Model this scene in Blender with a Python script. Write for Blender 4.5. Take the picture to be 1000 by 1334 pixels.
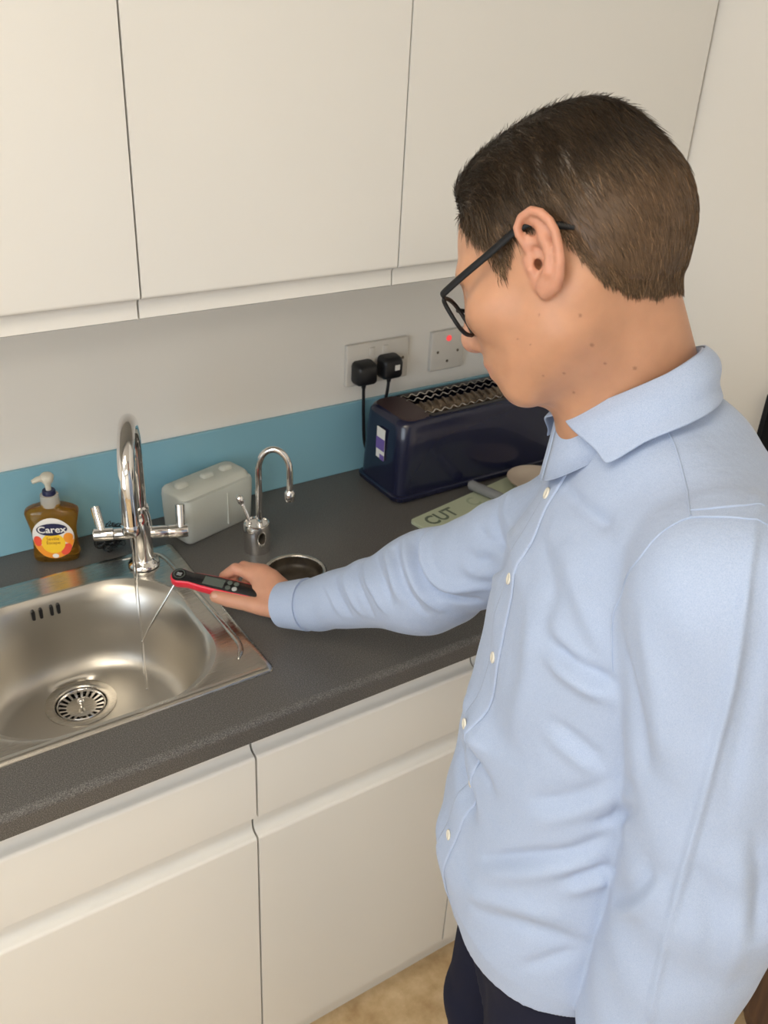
import bpy, bmesh, math, random
import numpy as np
from mathutils import Vector, Matrix, Euler

for _o in list(bpy.data.objects):
    bpy.data.objects.remove(_o, do_unlink=True)
SC = bpy.context.scene
COL = SC.collection
random.seed(7)

# ------------------------------------------------------------------ camera
cam_d = bpy.data.cameras.new('camera')
cam = bpy.data.objects.new('camera', cam_d)
COL.objects.link(cam)
cam_d.sensor_fit = 'VERTICAL'
cam_d.sensor_height = 36.0
cam_d.lens = 1212.6 / 1334 * 36.0
cam_d.clip_start = 0.02
_yaw, _pit, _rol = -0.6060, -0.5136, 0.0572
_f = Vector((-math.sin(_yaw) * math.cos(_pit), math.cos(_yaw) * math.cos(_pit), math.sin(_pit)))
_r = _f.cross(Vector((0, 0, 1))).normalized()
_u = _r.cross(_f)
_r2 = _r * math.cos(_rol) + _u * math.sin(_rol)
_u2 = -_r * math.sin(_rol) + _u * math.cos(_rol)
_m = Matrix((_r2, _u2, -_f)).transposed().to_4x4()
_m.translation = Vector((-0.4304, -1.4892, 1.7919))
cam.matrix_world = _m
cam_d.dof.use_dof = True
cam_d.dof.focus_distance = 1.0
cam_d.dof.aperture_fstop = 13.0
SC.camera = cam

# ------------------------------------------------------------------ view, world, lights
SC.view_settings.view_transform = 'Standard'
SC.view_settings.look = 'None'
SC.view_settings.gamma = 1.0
SC.view_settings.use_curve_mapping = False
SC.view_settings.exposure = -0.22
W = bpy.data.worlds.new('world')
SC.world = W
W.use_nodes = True
W.node_tree.nodes['Background'].inputs['Color'].default_value = (0.80, 0.88, 1.0, 1)
W.node_tree.nodes['Background'].inputs['Strength'].default_value = 1.0

def area_light(name, loc, aim, sx, sy, power, color):
    d = bpy.data.lights.new(name, 'AREA')
    d.shape = 'RECTANGLE'
    d.size, d.size_y, d.energy, d.color = sx, sy, power, color
    o = bpy.data.objects.new(name, d)
    COL.objects.link(o)
    o.location = loc
    o.rotation_euler = (Vector(aim) - Vector(loc)).to_track_quat('-Z', 'Y').to_euler()
    return o
# daylight filling the window opening in the left wall; the ceiling panels light through their own diffusers
area_light('window_left_offscreen', (-2.411, -1.9, 1.55), (0.0, -1.9, 1.55), 1.7, 1.2, 35, (0.80, 0.90, 1.0))

# ------------------------------------------------------------------ materials
def mat(name, color, rough=0.5, metal=0.0, trans=0.0, ior=1.45, coat=0.0, sheen=0.0, sss=0.0, emit=None, estr=0.0, spec=0.5):
    m = bpy.data.materials.new(name)
    m.use_nodes = True
    b = m.node_tree.nodes['Principled BSDF']
    b.inputs['Base Color'].default_value = (*color, 1)
    b.inputs['Roughness'].default_value = rough
    b.inputs['Metallic'].default_value = metal
    b.inputs['Transmission Weight'].default_value = trans
    b.inputs['IOR'].default_value = ior
    b.inputs['Coat Weight'].default_value = coat
    b.inputs['Sheen Weight'].default_value = sheen
    b.inputs['Specular IOR Level'].default_value = spec
    if sss:
        b.inputs['Subsurface Weight'].default_value = sss
        b.inputs['Subsurface Radius'].default_value = (0.01, 0.004, 0.002)
        b.inputs['Subsurface Scale'].default_value = 0.6
    if emit:
        b.inputs['Emission Color'].default_value = (*emit, 1)
        b.inputs['Emission Strength'].default_value = estr
    return m
def nd(m, t, **kw):
    n = m.node_tree.nodes.new(t)
    for k, v in kw.items():
        if k in n.inputs:
            n.inputs[k].default_value = v
        else:
            setattr(n, k, v)
    return n
def lk(m, a, ao, b, bi):
    m.node_tree.links.new(a.outputs[ao], b.inputs[bi])
def bsdf(m):
    return m.node_tree.nodes['Principled BSDF']
def ramp(m, stops):
    r = m.node_tree.nodes.new('ShaderNodeValToRGB')
    e = r.color_ramp.elements
    e[0].position, e[0].color = stops[0][0], (*stops[0][1], 1)
    e[1].position, e[1].color = stops[-1][0], (*stops[-1][1], 1)
    for p, c in stops[1:-1]:
        k = e.new(p)
        k.color = (*c, 1)
    return r
def noise_color(m, scale, stops, detail=4, rough=0.6, obj=True):
    tc = nd(m, 'ShaderNodeTexCoord')
    n = nd(m, 'ShaderNodeTexNoise', Scale=scale, Detail=detail, Roughness=rough)
    lk(m, tc, 'Object', n, 'Vector')
    r = ramp(m, stops)
    lk(m, n, 'Fac', r, 'Fac')
    lk(m, r, 'Color', bsdf(m), 'Base Color')
    return tc, n, r
def add_bump(m, scale, strength, dist=0.001, detail=3):
    tc = nd(m, 'ShaderNodeTexCoord')
    n = nd(m, 'ShaderNodeTexNoise', Scale=scale, Detail=detail)
    lk(m, tc, 'Object', n, 'Vector')
    b = nd(m, 'ShaderNodeBump', Strength=strength, Distance=dist)
    lk(m, n, 'Fac', b, 'Height')
    lk(m, b, 'Normal', bsdf(m), 'Normal')

M = {}
M['door'] = mat('gloss_cream_door', (0.78, 0.765, 0.73), 0.22, spec=0.4)
M['carcass'] = mat('cabinet_carcass', (0.62, 0.60, 0.55), 0.5)
M['wall'] = mat('painted_wall', (0.86, 0.825, 0.77), 0.75)
add_bump(M['wall'], 90, 0.15, 0.001)
M['ceiling'] = mat('ceiling_white', (0.82, 0.80, 0.76), 0.8)
M['splash'] = mat('blue_splashback', (0.24, 0.47, 0.58), 0.16, spec=0.5)
M['worktop'] = mat('speckled_laminate', (0.06, 0.06, 0.062), 0.36)
_m = M['worktop']
_tc, _n, _r3 = noise_color(_m, 700, [(0.30, (0.040, 0.038, 0.037)), (0.5, (0.098, 0.093, 0.089)), (0.72, (0.23, 0.22, 0.205))], 2, 0.7)
_b = nd(_m, 'ShaderNodeBump', Strength=0.05, Distance=0.0003)
lk(_m, _n, 'Fac', _b, 'Height'); lk(_m, _b, 'Normal', bsdf(_m), 'Normal')
M['steel'] = mat('brushed_steel', (0.54, 0.515, 0.47), 0.24, 1.0)
_m = M['steel']
_tc = nd(_m, 'ShaderNodeTexCoord'); _mp = nd(_m, 'ShaderNodeMapping'); _mp.inputs['Scale'].default_value = (6, 260, 60)
_n = nd(_m, 'ShaderNodeTexNoise', Scale=4.0, Detail=3)
lk(_m, _tc, 'Object', _mp, 'Vector'); lk(_m, _mp, 'Vector', _n, 'Vector')
_rr = nd(_m, 'ShaderNodeMapRange'); _rr.inputs['To Min'].default_value = 0.17; _rr.inputs['To Max'].default_value = 0.34
lk(_m, _n, 'Fac', _rr, 'Value'); lk(_m, _rr, 'Result', bsdf(_m), 'Roughness')
M['steel_bowl'] = mat('satin_steel_bowl', (0.54, 0.515, 0.47), 0.36, 1.0)
add_bump(M['steel_bowl'], 26, 0.10, 0.002, 4)
M['chrome'] = mat('polished_chrome', (0.80, 0.79, 0.78), 0.05, 1.0)
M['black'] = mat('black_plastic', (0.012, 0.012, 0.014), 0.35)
M['white_plastic'] = mat('white_plastic', (0.70, 0.66, 0.60), 0.35)
M['floor'] = mat('beige_floor_tile', (0.5, 0.4, 0.25), 0.42)
_tc, _n, _r3 = noise_color(M['floor'], 14, [(0.30, (0.42, 0.28, 0.14)), (0.5, (0.58, 0.42, 0.235)), (0.7, (0.72, 0.56, 0.35))], 7, 0.62)
M['grout'] = mat('floor_joint', (0.20, 0.14, 0.08), 0.8)
M['wood'] = mat('brown_wood', (0.20, 0.11, 0.055), 0.45)
_m = M['wood']
_tc = nd(_m, 'ShaderNodeTexCoord'); _mp = nd(_m, 'ShaderNodeMapping'); _mp.inputs['Scale'].default_value = (3, 40, 40)
_n = nd(_m, 'ShaderNodeTexNoise', Scale=2.0, Detail=5); lk(_m, _tc, 'Object', _mp, 'Vector'); lk(_m, _mp, 'Vector', _n, 'Vector')
_r3 = ramp(_m, [(0.3, (0.06, 0.028, 0.014)), (0.7, (0.17, 0.085, 0.04))]); lk(_m, _n, 'Fac', _r3, 'Fac'); lk(_m, _r3, 'Color', bsdf(_m), 'Base Color')

# ------------------------------------------------------------------ mesh helpers
def link(name, me, m=None, parent=None, smooth=False, angle=None):
    o = bpy.data.objects.new(name, me)
    COL.objects.link(o)
    if m is not None and not me.materials:
        me.materials.append(m)
    if parent is not None:
        o.parent = parent
    if smooth:
        for p in me.polygons:
            p.use_smooth = True
        if angle is not None:
            try:
                me.set_sharp_from_angle(angle=math.radians(angle))
            except Exception:
                pass
    return o
def from_bm(name, bm, m=None, parent=None, smooth=False, angle=None):
    bmesh.ops.recalc_face_normals(bm, faces=bm.faces[:])
    me = bpy.data.meshes.new(name)
    bm.to_mesh(me)
    bm.free()
    return link(name, me, m, parent, smooth, angle)
def tag(o, label, cat, group=None):
    o['label'] = label
    o['category'] = cat
    if group:
        o['group'] = group
    return o
def struct(o):
    o['kind'] = 'structure'
    return o
def thing(name, label, cat, loc=(0, 0, 0), rotz=0.0, group=None):
    o = bpy.data.objects.new(name, None)
    o.empty_display_size = 0.05
    COL.objects.link(o)
    o.location = loc
    o.rotation_euler = (0, 0, rotz)
    return tag(o, label, cat, group)
def box_bm(lo, hi, bev=0.0, seg=2, bm=None):
    own = bm is None
    t = bmesh.new()
    r = bmesh.ops.create_cube(t, size=1.0)
    lo, hi = Vector(lo), Vector(hi)
    for v in t.verts:
        v.co = Vector(((lo[i] + hi[i]) / 2 + v.co[i] * (hi[i] - lo[i]) for i in range(3)))
    if bev > 0:
        bmesh.ops.bevel(t, geom=t.edges[:], offset=bev, segments=seg, profile=0.5, affect='EDGES')
    if own:
        return t
    me = bpy.data.meshes.new('tmp')
    t.to_mesh(me); t.free()
    bm.from_mesh(me)
    bpy.data.meshes.remove(me)
    return bm
def box(name, lo, hi, m, parent=None, bev=0.0, seg=2):
    return from_bm(name, box_bm(lo, hi, bev, seg), m, parent, bev > 0, 35)
def loft_bm(rings, cap0=True, cap1=True, closed=True, bm=None):
    bm = bm or bmesh.new()
    R = [[bm.verts.new(p) for p in ring] for ring in rings]
    n = len(R[0])
    for a, b in zip(R[:-1], R[1:]):
        for i in range(n if closed else n - 1):
            j = (i + 1) % n
            bm.faces.new((a[i], a[j], b[j], b[i]))
    if cap0:
        bm.faces.new(R[0][::-1])
    if cap1:
        bm.faces.new(R[-1])
    return bm
def prism_x(profile, x0, x1, bm=None):
    return loft_bm([[(x0, y, z) for y, z in profile], [(x1, y, z) for y, z in profile]], bm=bm)
def circ(c, r, n=32, z=None, axis='z'):
    return [(c[0] + r * math.cos(2 * math.pi * i / n), c[1] + r * math.sin(2 * math.pi * i / n), c[2]) for i in range(n)]
def lathe_bm(profile, n=40, c=(0, 0, 0), cap0=True, cap1=True, bm=None):
    return loft_bm([[(c[0] + r * math.cos(2 * math.pi * i / n), c[1] + r * math.sin(2 * math.pi * i / n), c[2] + z) for i in range(n)] for r, z in profile], cap0, cap1, True, bm)
def catmull(pts, k=8):
    P = [Vector(p) for p in pts]
    P = [P[0] * 2 - P[1]] + P + [P[-1] * 2 - P[-2]]
    out = []
    for i in range(1, len(P) - 2):
        a, b, c, d = P[i - 1:i + 3]
        for s in range(k):
            t = s / k
            out.append(0.5 * ((2 * b) + (c - a) * t + (2 * a - 5 * b + 4 * c - d) * t * t + (3 * b - a - 3 * c + d) * t ** 3))
    out.append(P[-2])
    return out
def tube_bm(path, rad, n=16, cap=True, bm=None, flat=1.0, up=None):
    P = [Vector(p) for p in path]
    T = [(P[min(i + 1, len(P) - 1)] - P[max(i - 1, 0)]).normalized() for i in range(len(P))]
    N = Vector(up) if up else (Vector((0, 0, 1)) if abs(T[0].z) < 0.9 else Vector((1, 0, 0)))
    N = (N - T[0] * N.dot(T[0])).normalized()
    rings = []
    for i, (p, t) in enumerate(zip(P, T)):
        N = (N - t * N.dot(t)).normalized()
        Bn = t.cross(N)
        r = rad[i] if hasattr(rad, '__len__') else rad
        rings.append([p + (N * math.cos(2 * math.pi * k / n) * flat + Bn * math.sin(2 * math.pi * k / n)) * r for k in range(n)])
    return loft_bm(rings, cap, cap, True, bm)
def tube(name, path, rad, m, parent=None, n=16, flat=1.0, up=None):
    return from_bm(name, tube_bm(path, rad, n, True, None, flat, up), m, parent, True, 50)
def rrect(cx, cy, hx, hy, r, z, k=10, s=6):
    pts = []
    r = min(r, hx * 0.999, hy * 0.999)
    cs = [(cx + hx - r, cy + hy - r, 0), (cx - hx + r, cy + hy - r, 90), (cx - hx + r, cy - hy + r, 180), (cx + hx - r, cy - hy + r, 270)]
    for q, (x, y, a) in enumerate(cs):
        for i in range(k + 1):
            t = math.radians(a + 90 * i / k)
            pts.append((x + r * math.cos(t), y + r * math.sin(t), z))
        nx, ny, na = cs[(q + 1) % 4]
        t = math.radians(a + 90)
        e0 = (x + r * math.cos(t), y + r * math.sin(t)); e1 = (nx + r * math.cos(t), ny + r * math.sin(t))
        for i in range(1, s):
            pts.append((e0[0] + (e1[0] - e0[0]) * i / s, e0[1] + (e1[1] - e0[1]) * i / s, z))
    return pts
def text_mesh(s, size, font_scale_x=1.0, depth=0.0, align='CENTER', bold=0.0, res=3):
    c = bpy.data.curves.new('lettering', 'FONT')
    c.body = s; c.size = size; c.align_x = align; c.align_y = 'CENTER'; c.extrude = depth; c.offset = bold
    c.resolution_u = res
    o = bpy.data.objects.new('lettering', c)
    COL.objects.link(o)
    dg = bpy.context.evaluated_depsgraph_get()
    me = bpy.data.meshes.new_from_object(o.evaluated_get(dg))
    bpy.data.objects.remove(o, do_unlink=True)
    for v in me.vertices:
        v.co.x *= font_scale_x
    me.materials.clear()
    return me
def cut(o, cutters):
    for i, c in enumerate(cutters):
        md = o.modifiers.new('cut', 'BOOLEAN'); md.object = c; md.operation = 'DIFFERENCE'; md.solver = 'EXACT'
    dg = bpy.context.evaluated_depsgraph_get()
    me = bpy.data.meshes.new_from_object(o.evaluated_get(dg))
    o.modifiers.clear()
    old = o.data; o.data = me
    bpy.data.meshes.remove(old)
    for c in cutters:
        bpy.data.objects.remove(c, do_unlink=True)

# ------------------------------------------------------------------ the room
XR = 0.975; XL = -2.4; YB = 0.0; YF = -3.4; ZC = 2.5
fl = struct(box('floor', (XL - 0.1, YF - 0.1, -0.1), (XR + 0.1, YB + 0.1, -0.004), M['grout']))
TS = 0.5
nx = int((XR - XL) / TS) + 2; ny = int((YB - YF) / TS) + 2
proto = None
for i in range(nx):
    for j in range(ny):
        x0 = 0.58 + TS - (i + 1) * TS - 0.08; y0 = -0.02 - (j + 1) * TS
        x0 = XR - 0.355 + 0.5 - (i + 1) * TS
        if x0 + TS < XL or x0 > XR or y0 + TS < YF: continue
        if proto is None:
            proto = box('floor_tile', (0.0015, 0.0015, -0.006), (TS - 0.0015, TS - 0.0015, 0.0), M['floor'], fl, 0.0012, 1)
            t = proto
        else:
            t = proto.copy(); COL.objects.link(t); t.parent = fl
        t.location = (x0, y0, 0)
struct(box('wall_back', (XL - 0.1, YB, -0.1), (XR + 0.1, YB + 0.1, ZC + 0.1), M['wall']))
struct(box('wall_right', (XR, YF - 0.1, -0.1), (XR + 0.1, YB, ZC + 0.1), M['wall']))
struct(box('wall_front', (XL - 0.1, YF - 0.1, -0.1), (XR, YF, ZC + 0.1), M['wall']))
struct(box('ceiling', (XL - 0.1, YF - 0.1, ZC), (XR + 0.1, YB + 0.1, ZC + 0.1), M['ceiling']))
# left wall with the window opening
WY0, WY1, WZ0, WZ1 = -2.8, -1.0, 0.9, 2.2
bm = bmesh.new()
for lo, hi in [((XL - 0.1, YF - 0.1, -0.1), (XL, WY0, ZC + 0.1)), ((XL - 0.1, WY1, -0.1), (XL, YB, ZC + 0.1)),
               ((XL - 0.1, WY0, -0.1), (XL, WY1, WZ0)), ((XL - 0.1, WY0, WZ1), (XL, WY1, ZC + 0.1))]:
    box_bm(lo, hi, bm=bm)
struct(from_bm('wall_left', bm, M['wall']))
M['frame'] = mat('window_frame_white', (0.8, 0.8, 0.78), 0.4)
M['pane'] = mat('window_pane', (1, 1, 1), 0.02, trans=1.0, ior=1.05)
win = bpy.data.objects.new('window_1', None); COL.objects.link(win); struct(win); win.location = (XL, WY0, WZ0)
wm = (WY0 + WY1) / 2
bm = bmesh.new()
for lo, hi in [((-0.08, 0, 0), (-0.02, 1.8, 0.05)), ((-0.08, 0, 1.25), (-0.02, 1.8, 1.3)), ((-0.08, 0, 0.05), (-0.02, 0.05, 1.25)), ((-0.08, 1.75, 0.05), (-0.02, 1.8, 1.25)), ((-0.08, 0.875, 0.05), (-0.02, 0.925, 1.25))]:
    box_bm(lo, hi, bm=bm)
from_bm('window_frame', bm, M['frame'], win)
for a, b in ((0.05, 0.875), (0.925, 1.75)):
    box('window_pane', (-0.055, a, 0.05), (-0.049, b, 1.25), M['pane'], win)
box('window_sill', (-0.02, -0.04, -0.04), (0.12, 1.84, 0.0), M['frame'], win, 0.005)
struct(box('baseboard_right', (XR - 0.014, YF, 0), (XR, -0.54, 0.09), M['door'], None, 0.004))
M['panel_glow'] = mat('lit_diffuser', (1, 1, 1), 0.5, emit=(1.0, 0.89, 0.72), estr=9.6)
for k, yy in enumerate((-1.25, -2.65)):
    t = thing('ceiling_light_offscreen', 'oblong ceiling light panel with lit diffuser' + (' in front of the wall cupboards' if k == 0 else ' far from the wall cupboards'), 'light', (-1.0, yy, ZC), 0)
    bm = bmesh.new()
    for lo, hi in [((-0.6, -0.31, -0.02), (0.6, -0.285, 0)), ((-0.6, 0.285, -0.02), (0.6, 0.31, 0)), ((-0.6, -0.285, -0.02), (-0.575, 0.285, 0)), ((0.575, -0.285, -0.02), (0.6, 0.285, 0))]:
        box_bm(lo, hi, bm=bm)
    from_bm('frame', bm, M['frame'], t)
    box('diffuser_offscreen', (-0.575, -0.285, -0.012), (0.575, 0.285, -0.002), M['panel_glow'], t)

# ------------------------------------------------------------------ base cabinets
FY = -0.58                                  # front face of doors and drawers
def jpull_top(z0, z1, yf=FY, th=0.02, up=0.044):
    """profile (y, z): face from z0 to z1, then the finger pull stepping back and up"""
    yb = yf + th + 0.012
    pr = [(yb, z0), (yf + 0.002, z0), (yf, z0 + 0.002), (yf, z1 - 0.004)]
    for i in range(1, 6):
        t = i / 5 * math.pi / 2
        pr.append((yf + 0.006 - 0.006 * math.cos(t), z1 - 0.004 + 0.006 * math.sin(t)))
    for i in range(1, 7):
        t = i / 6 * math.pi / 2
        pr.append((yf + 0.006 + 0.012 * math.sin(t), z1 + 0.002 + 0.012 * (1 - math.cos(t))))
    pr += [(yf + 0.018, z1 + up - 0.002), (yf + 0.020, z1 + up), (yb, z1 + up)]
    return pr
ZD1, ZD2 = 0.811, 0.645
def base_cabinet(x0, x1, label, hl=0.860, hr=0.860):
    t = thing('base_cabinet', label, 'cabinet', (x0, 0, 0))
    w = x1 - x0
    bm = bmesh.new()
    for lo, hi in [((0.0, -0.545, 0.10), (0.018, -0.02, hl)), ((w - 0.018, -0.545, 0.10), (w, -0.02, hr)), ((0.018, -0.545, 0.10), (w - 0.018, -0.02, 0.118)), ((0.018, -0.03, 0.118), (w - 0.018, -0.02, 0.86))]:
        box_bm(lo, hi, bm=bm)
    from_bm('carcass', bm, M['carcass'], t)
    g = 0.0016
    from_bm('drawer_front', prism_x(jpull_top(0.690, ZD1), g, w - g), M['door'], t, True, 40)
    from_bm('door', prism_x(jpull_top(0.112, ZD2, up=0.042), g, w - g), M['door'], t, True, 40)
    box('plinth', (0, -0.532, 0.0), (w, -0.516, 0.104), M['door'], t)
    return t
base_cabinet(-1.2, -0.6, 'white gloss base cabinet with drawer over door, beyond the sink end')
base_cabinet(-0.6, 0.0, 'wide white gloss base cabinet under the sink bowl', hr=0.72)
base_cabinet(0.0, 0.404, 'narrow white gloss base cabinet right of the sink cabinet', hl=0.72)
base_cabinet(0.404, 0.972, 'white gloss base cabinet behind the man, in the corner')

# ------------------------------------------------------------------ wall cabinets
def wall_cabinet(x0, x1, label):
    t = thing('wall_cabinet', label, 'cabinet', (x0, 0, 1.393))
    w = x1 - x0
    bm = bmesh.new()
    for lo, hi in [((0.0, -0.305, 0.03), (0.018, -0.004, 0.72)), ((w - 0.018, -0.305, 0.03), (w, -0.004, 0.72)), ((0.018, -0.305, 0.03), (w - 0.018, -0.004, 0.048)), ((0.018, -0.305, 0.702), (w - 0.018, -0.004, 0.72)), ((0.018, -0.016, 0.048), (w - 0.018, -0.004, 0.702))]:
        box_bm(lo, hi, bm=bm)
    from_bm('carcass', bm, M['carcass'], t)
    yf = -0.34
    zf = 0.0325                                # bottom of the face above the pull's bottom
    pr = [(yf + 0.034, 0.72), (yf + 0.002, 0.72), (yf, 0.718), (yf, zf + 0.004)]
    for i in range(1, 6):
        a = i / 5 * math.pi / 2
        pr.append((yf + 0.005 - 0.005 * math.cos(a), zf + 0.004 - 0.006 * math.sin(a)))
    for i in range(1, 7):
        a = i / 6 * math.pi / 2
        pr.append((yf + 0.005 + 0.011 * math.sin(a), zf - 0.002 - 0.009 * (1 - math.cos(a))))
    pr += [(yf + 0.015, 0.002), (yf + 0.018, 0.0), (yf + 0.034, 0.0)]
    g = 0.0014
    from_bm('door', prism_x(pr, g, w - g), M['door'], t, True, 40)
    return t
wall_cabinet(-0.633, -0.033, 'cream gloss wall cabinet over the soap and sink bowl')
wall_cabinet(-0.033, 0.366, 'narrow cream gloss wall cabinet between the two wider ones')
wall_cabinet(0.366, 0.970, 'cream gloss wall cabinet above the toaster, against the side wall')

# ------------------------------------------------------------------ worktop and splashback
pr = [(-0.002, 0.862), (-0.597, 0.862), (-0.6, 0.865)]
R0 = 0.011
for i in range(0, 9):
    a = i / 8 * math.pi / 2
    pr.append((-0.6 + R0 - R0 * math.cos(a), 0.9 - R0 + R0 * math.sin(a)))
pr.append((-0.002, 0.9))
wt = from_bm('worktop', prism_x(pr, -1.3, 0.973), M['worktop'], None)
c1 = box('cutter', (-0.395, -0.500, 0.8), (0.045, -0.125, 1.0), None)
DC = (0.2175, -0.2935)
c2 = from_bm('cutter', lathe_bm([(0.0525, 0.8), (0.0525, 1.0)], 64, (DC[0], DC[1], 0)), None)
cut(wt, [c1, c2])
for p in wt.data.polygons: p.use_smooth = True
wt.data.set_sharp_from_angle(angle=math.radians(40))
tag(wt, 'dark grey speckled laminate worktop with rounded front edge', 'worktop')
tag(box('splashback', (-1.3, -0.009, 0.9), (0.973, -0.0005, 1.0555), M['splash'], None, 0.001, 1), 'glossy blue splashback strip along the wall above the worktop', 'splashback')

# ------------------------------------------------------------------ sink
SX0, SX1, SY0, SY1 = -0.42, 0.066, -0.515, -0.108
BX, BY, BHX, BHY = -0.163, -0.333, 0.178, 0.164
DX, DY, DZ = -0.163, -0.270, 0.7525
scx, scy, shx, shy = (SX0 + SX1) / 2, (SY0 + SY1) / 2, (SX1 - SX0) / 2, (SY1 - SY0) / 2
sink = thing('sink', 'stainless steel inset sink bowl with mixer tap in grey worktop', 'sink', (0, 0, 0))
def rim_rings():
    R = [rrect(scx, scy, shx, shy, 0.010, 0.9002), rrect(scx, scy, shx - 0.0005, shy - 0.0005, 0.010, 0.9030),
         rrect(scx, scy, shx - 0.004, shy - 0.004, 0.009, 0.9052), rrect(scx, scy, shx - 0.010, shy - 0.010, 0.008, 0.9046), rrect(scx, scy, shx - 0.014, shy - 0.014, 0.008, 0.9040)]
    return R
bm = loft_bm(rim_rings() + [rrect(BX, BY, BHX + 0.010, BHY + 0.010, 0.115, 0.9030), rrect(BX, BY, BHX + 0.006, BHY + 0.006, 0.112, 0.9036),
                            rrect(BX, BY, BHX + 0.002, BHY + 0.002, 0.110, 0.9030)], False, False)
from_bm('deck', bm, M['steel'], sink, True, 60)
rings = [rrect(BX, BY, BHX + 0.002, BHY + 0.002, 0.110, 0.9030, 14, 4)]
for d, z in [(0.0, 0.9010), (-0.002, 0.8975), (-0.004, 0.893), (-0.007, 0.875), (-0.010, 0.850), (-0.013, 0.825), (-0.0165, 0.803), (-0.021, 0.786), (-0.027, 0.773), (-0.034, 0.765), (-0.041, 0.7605), (-0.047, 0.7580)]:
    rings.append(rrect(BX, BY, BHX + d, BHY + d, min(BHY + d - 0.004, 0.110 + 0.045 * min(1, -d / 0.012)), z, 14, 4))
for k, t in enumerate((0.35, 0.7, 1.0)):
    base = rrect(BX, BY, BHX - 0.047, BHY - 0.047, BHY - 0.051, 0.7580, 14, 4)
    cr = []
    for (x, y, z) in base:
        an = math.atan2(y - DY, x - DX)
        cx_, cy_ = DX + 0.0565 * math.cos(an), DY + 0.0565 * math.sin(an)
        cr.append((x + (cx_ - x) * t, y + (cy_ - y) * t, 0.7580 + (DZ - 0.7580) * t))
    rings.append(cr)
from_bm('bowl', loft_bm(rings, False, False), M['steel_bowl'], sink, True)
# pressed ledge running beside the bowl on the deck
def bead(path, w, h, name):
    P = catmull(path, 6)
    bm = tube_bm(P, [w * min(1, 0.25 + 0.75 * min(i, len(P) - 1 - i) / 3) for i in range(len(P))], 12, flat=h / w, up=(0, 0, 1))
    return from_bm(name, bm, M['steel'], sink, True)
bead([(-0.030, -0.122, 0.9035), (0.022, -0.128, 0.9035), (0.037, -0.150, 0.9035), (0.041, -0.200, 0.9035), (0.044, -0.300, 0.9035), (0.046, -0.390, 0.9035), (0.044, -0.440, 0.9035), (0.028, -0.468, 0.9035)], 0.0045, 0.0042, 'pressed_ledge')
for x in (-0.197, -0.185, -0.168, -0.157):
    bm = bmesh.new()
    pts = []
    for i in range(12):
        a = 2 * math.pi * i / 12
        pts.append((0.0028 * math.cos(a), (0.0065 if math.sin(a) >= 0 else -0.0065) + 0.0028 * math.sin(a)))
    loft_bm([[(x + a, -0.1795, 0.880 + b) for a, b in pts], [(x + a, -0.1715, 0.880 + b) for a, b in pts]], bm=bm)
    from_bm('overflow_slot_shade', bm, M['black'], sink)  # solid black plug standing in for the shade inside an open hole
# strainer waste
from_bm('waste_flange', lathe_bm([(0.0570, -0.0005), (0.0565, 0.0012), (0.050, 0.0016), (0.0425, 0.0004), (0.0405, -0.003), (0.040, -0.012), (0.039, -0.02)], 56, (DX, DY, DZ), False, False), M['steel'], sink, True, 60)
from_bm('waste_well_shade', lathe_bm([(0.0405, -0.006), (0.0395, -0.022), (0.0, -0.0221)], 40, (DX, DY, DZ), False, False), M['black'], sink, True, 40)  # black colour stands in for the shade down the waste hole
basket = from_bm('strainer_basket', lathe_bm([(0.0385, -0.0035), (0.0372, -0.002), (0.0358, -0.0035), (0.0352, -0.007)], 48, (DX, DY, DZ), False, False), M['chrome'], sink, True, 60)
from_bm('strainer_plate', lathe_bm([(0.0245, -0.011), (0.0240, -0.0085), (0.019, -0.0075), (0.0, -0.0082)], 40, (DX, DY, DZ), False, False), M['steel'], basket, True, 60)
for i in range(20):
    a = 2 * math.pi * i / 20
    ca, sa = math.cos(a), math.sin(a)
    bm = bmesh.new()
    def P3(r, w, z): return (DX + r * ca - w * sa, DY + r * sa + w * ca, DZ + z)
    loft_bm([[P3(0.0235, -0.0016, -0.0082), P3(0.0235, 0.0016, -0.0082), P3(0.0235, 0.0016, -0.013), P3(0.0235, -0.0016, -0.013)],
             [P3(0.0355, -0.0025, -0.0055), P3(0.0355, 0.0025, -0.0055), P3(0.0355, 0.0025, -0.013), P3(0.0355, -0.0025, -0.013)]], bm=bm)
    from_bm('strainer_rib', bm, M['chrome'], basket)
from_bm('strainer_knob', lathe_bm([(0.0035, -0.009), (0.003, -0.003), (0.0055, 0.000), (0.0062, 0.004), (0.0045, 0.0075), (0.0, 0.0082)], 20, (DX, DY, DZ), False, False), M['chrome'], basket, True)

# ------------------------------------------------------------------ mixer tap
tap = thing('mixer_tap', 'tall chrome swan neck mixer tap with two lever handles, pouring water', 'tap', (0.0, -0.151, 0.9045), math.atan2(-0.39, 0.92))
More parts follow.
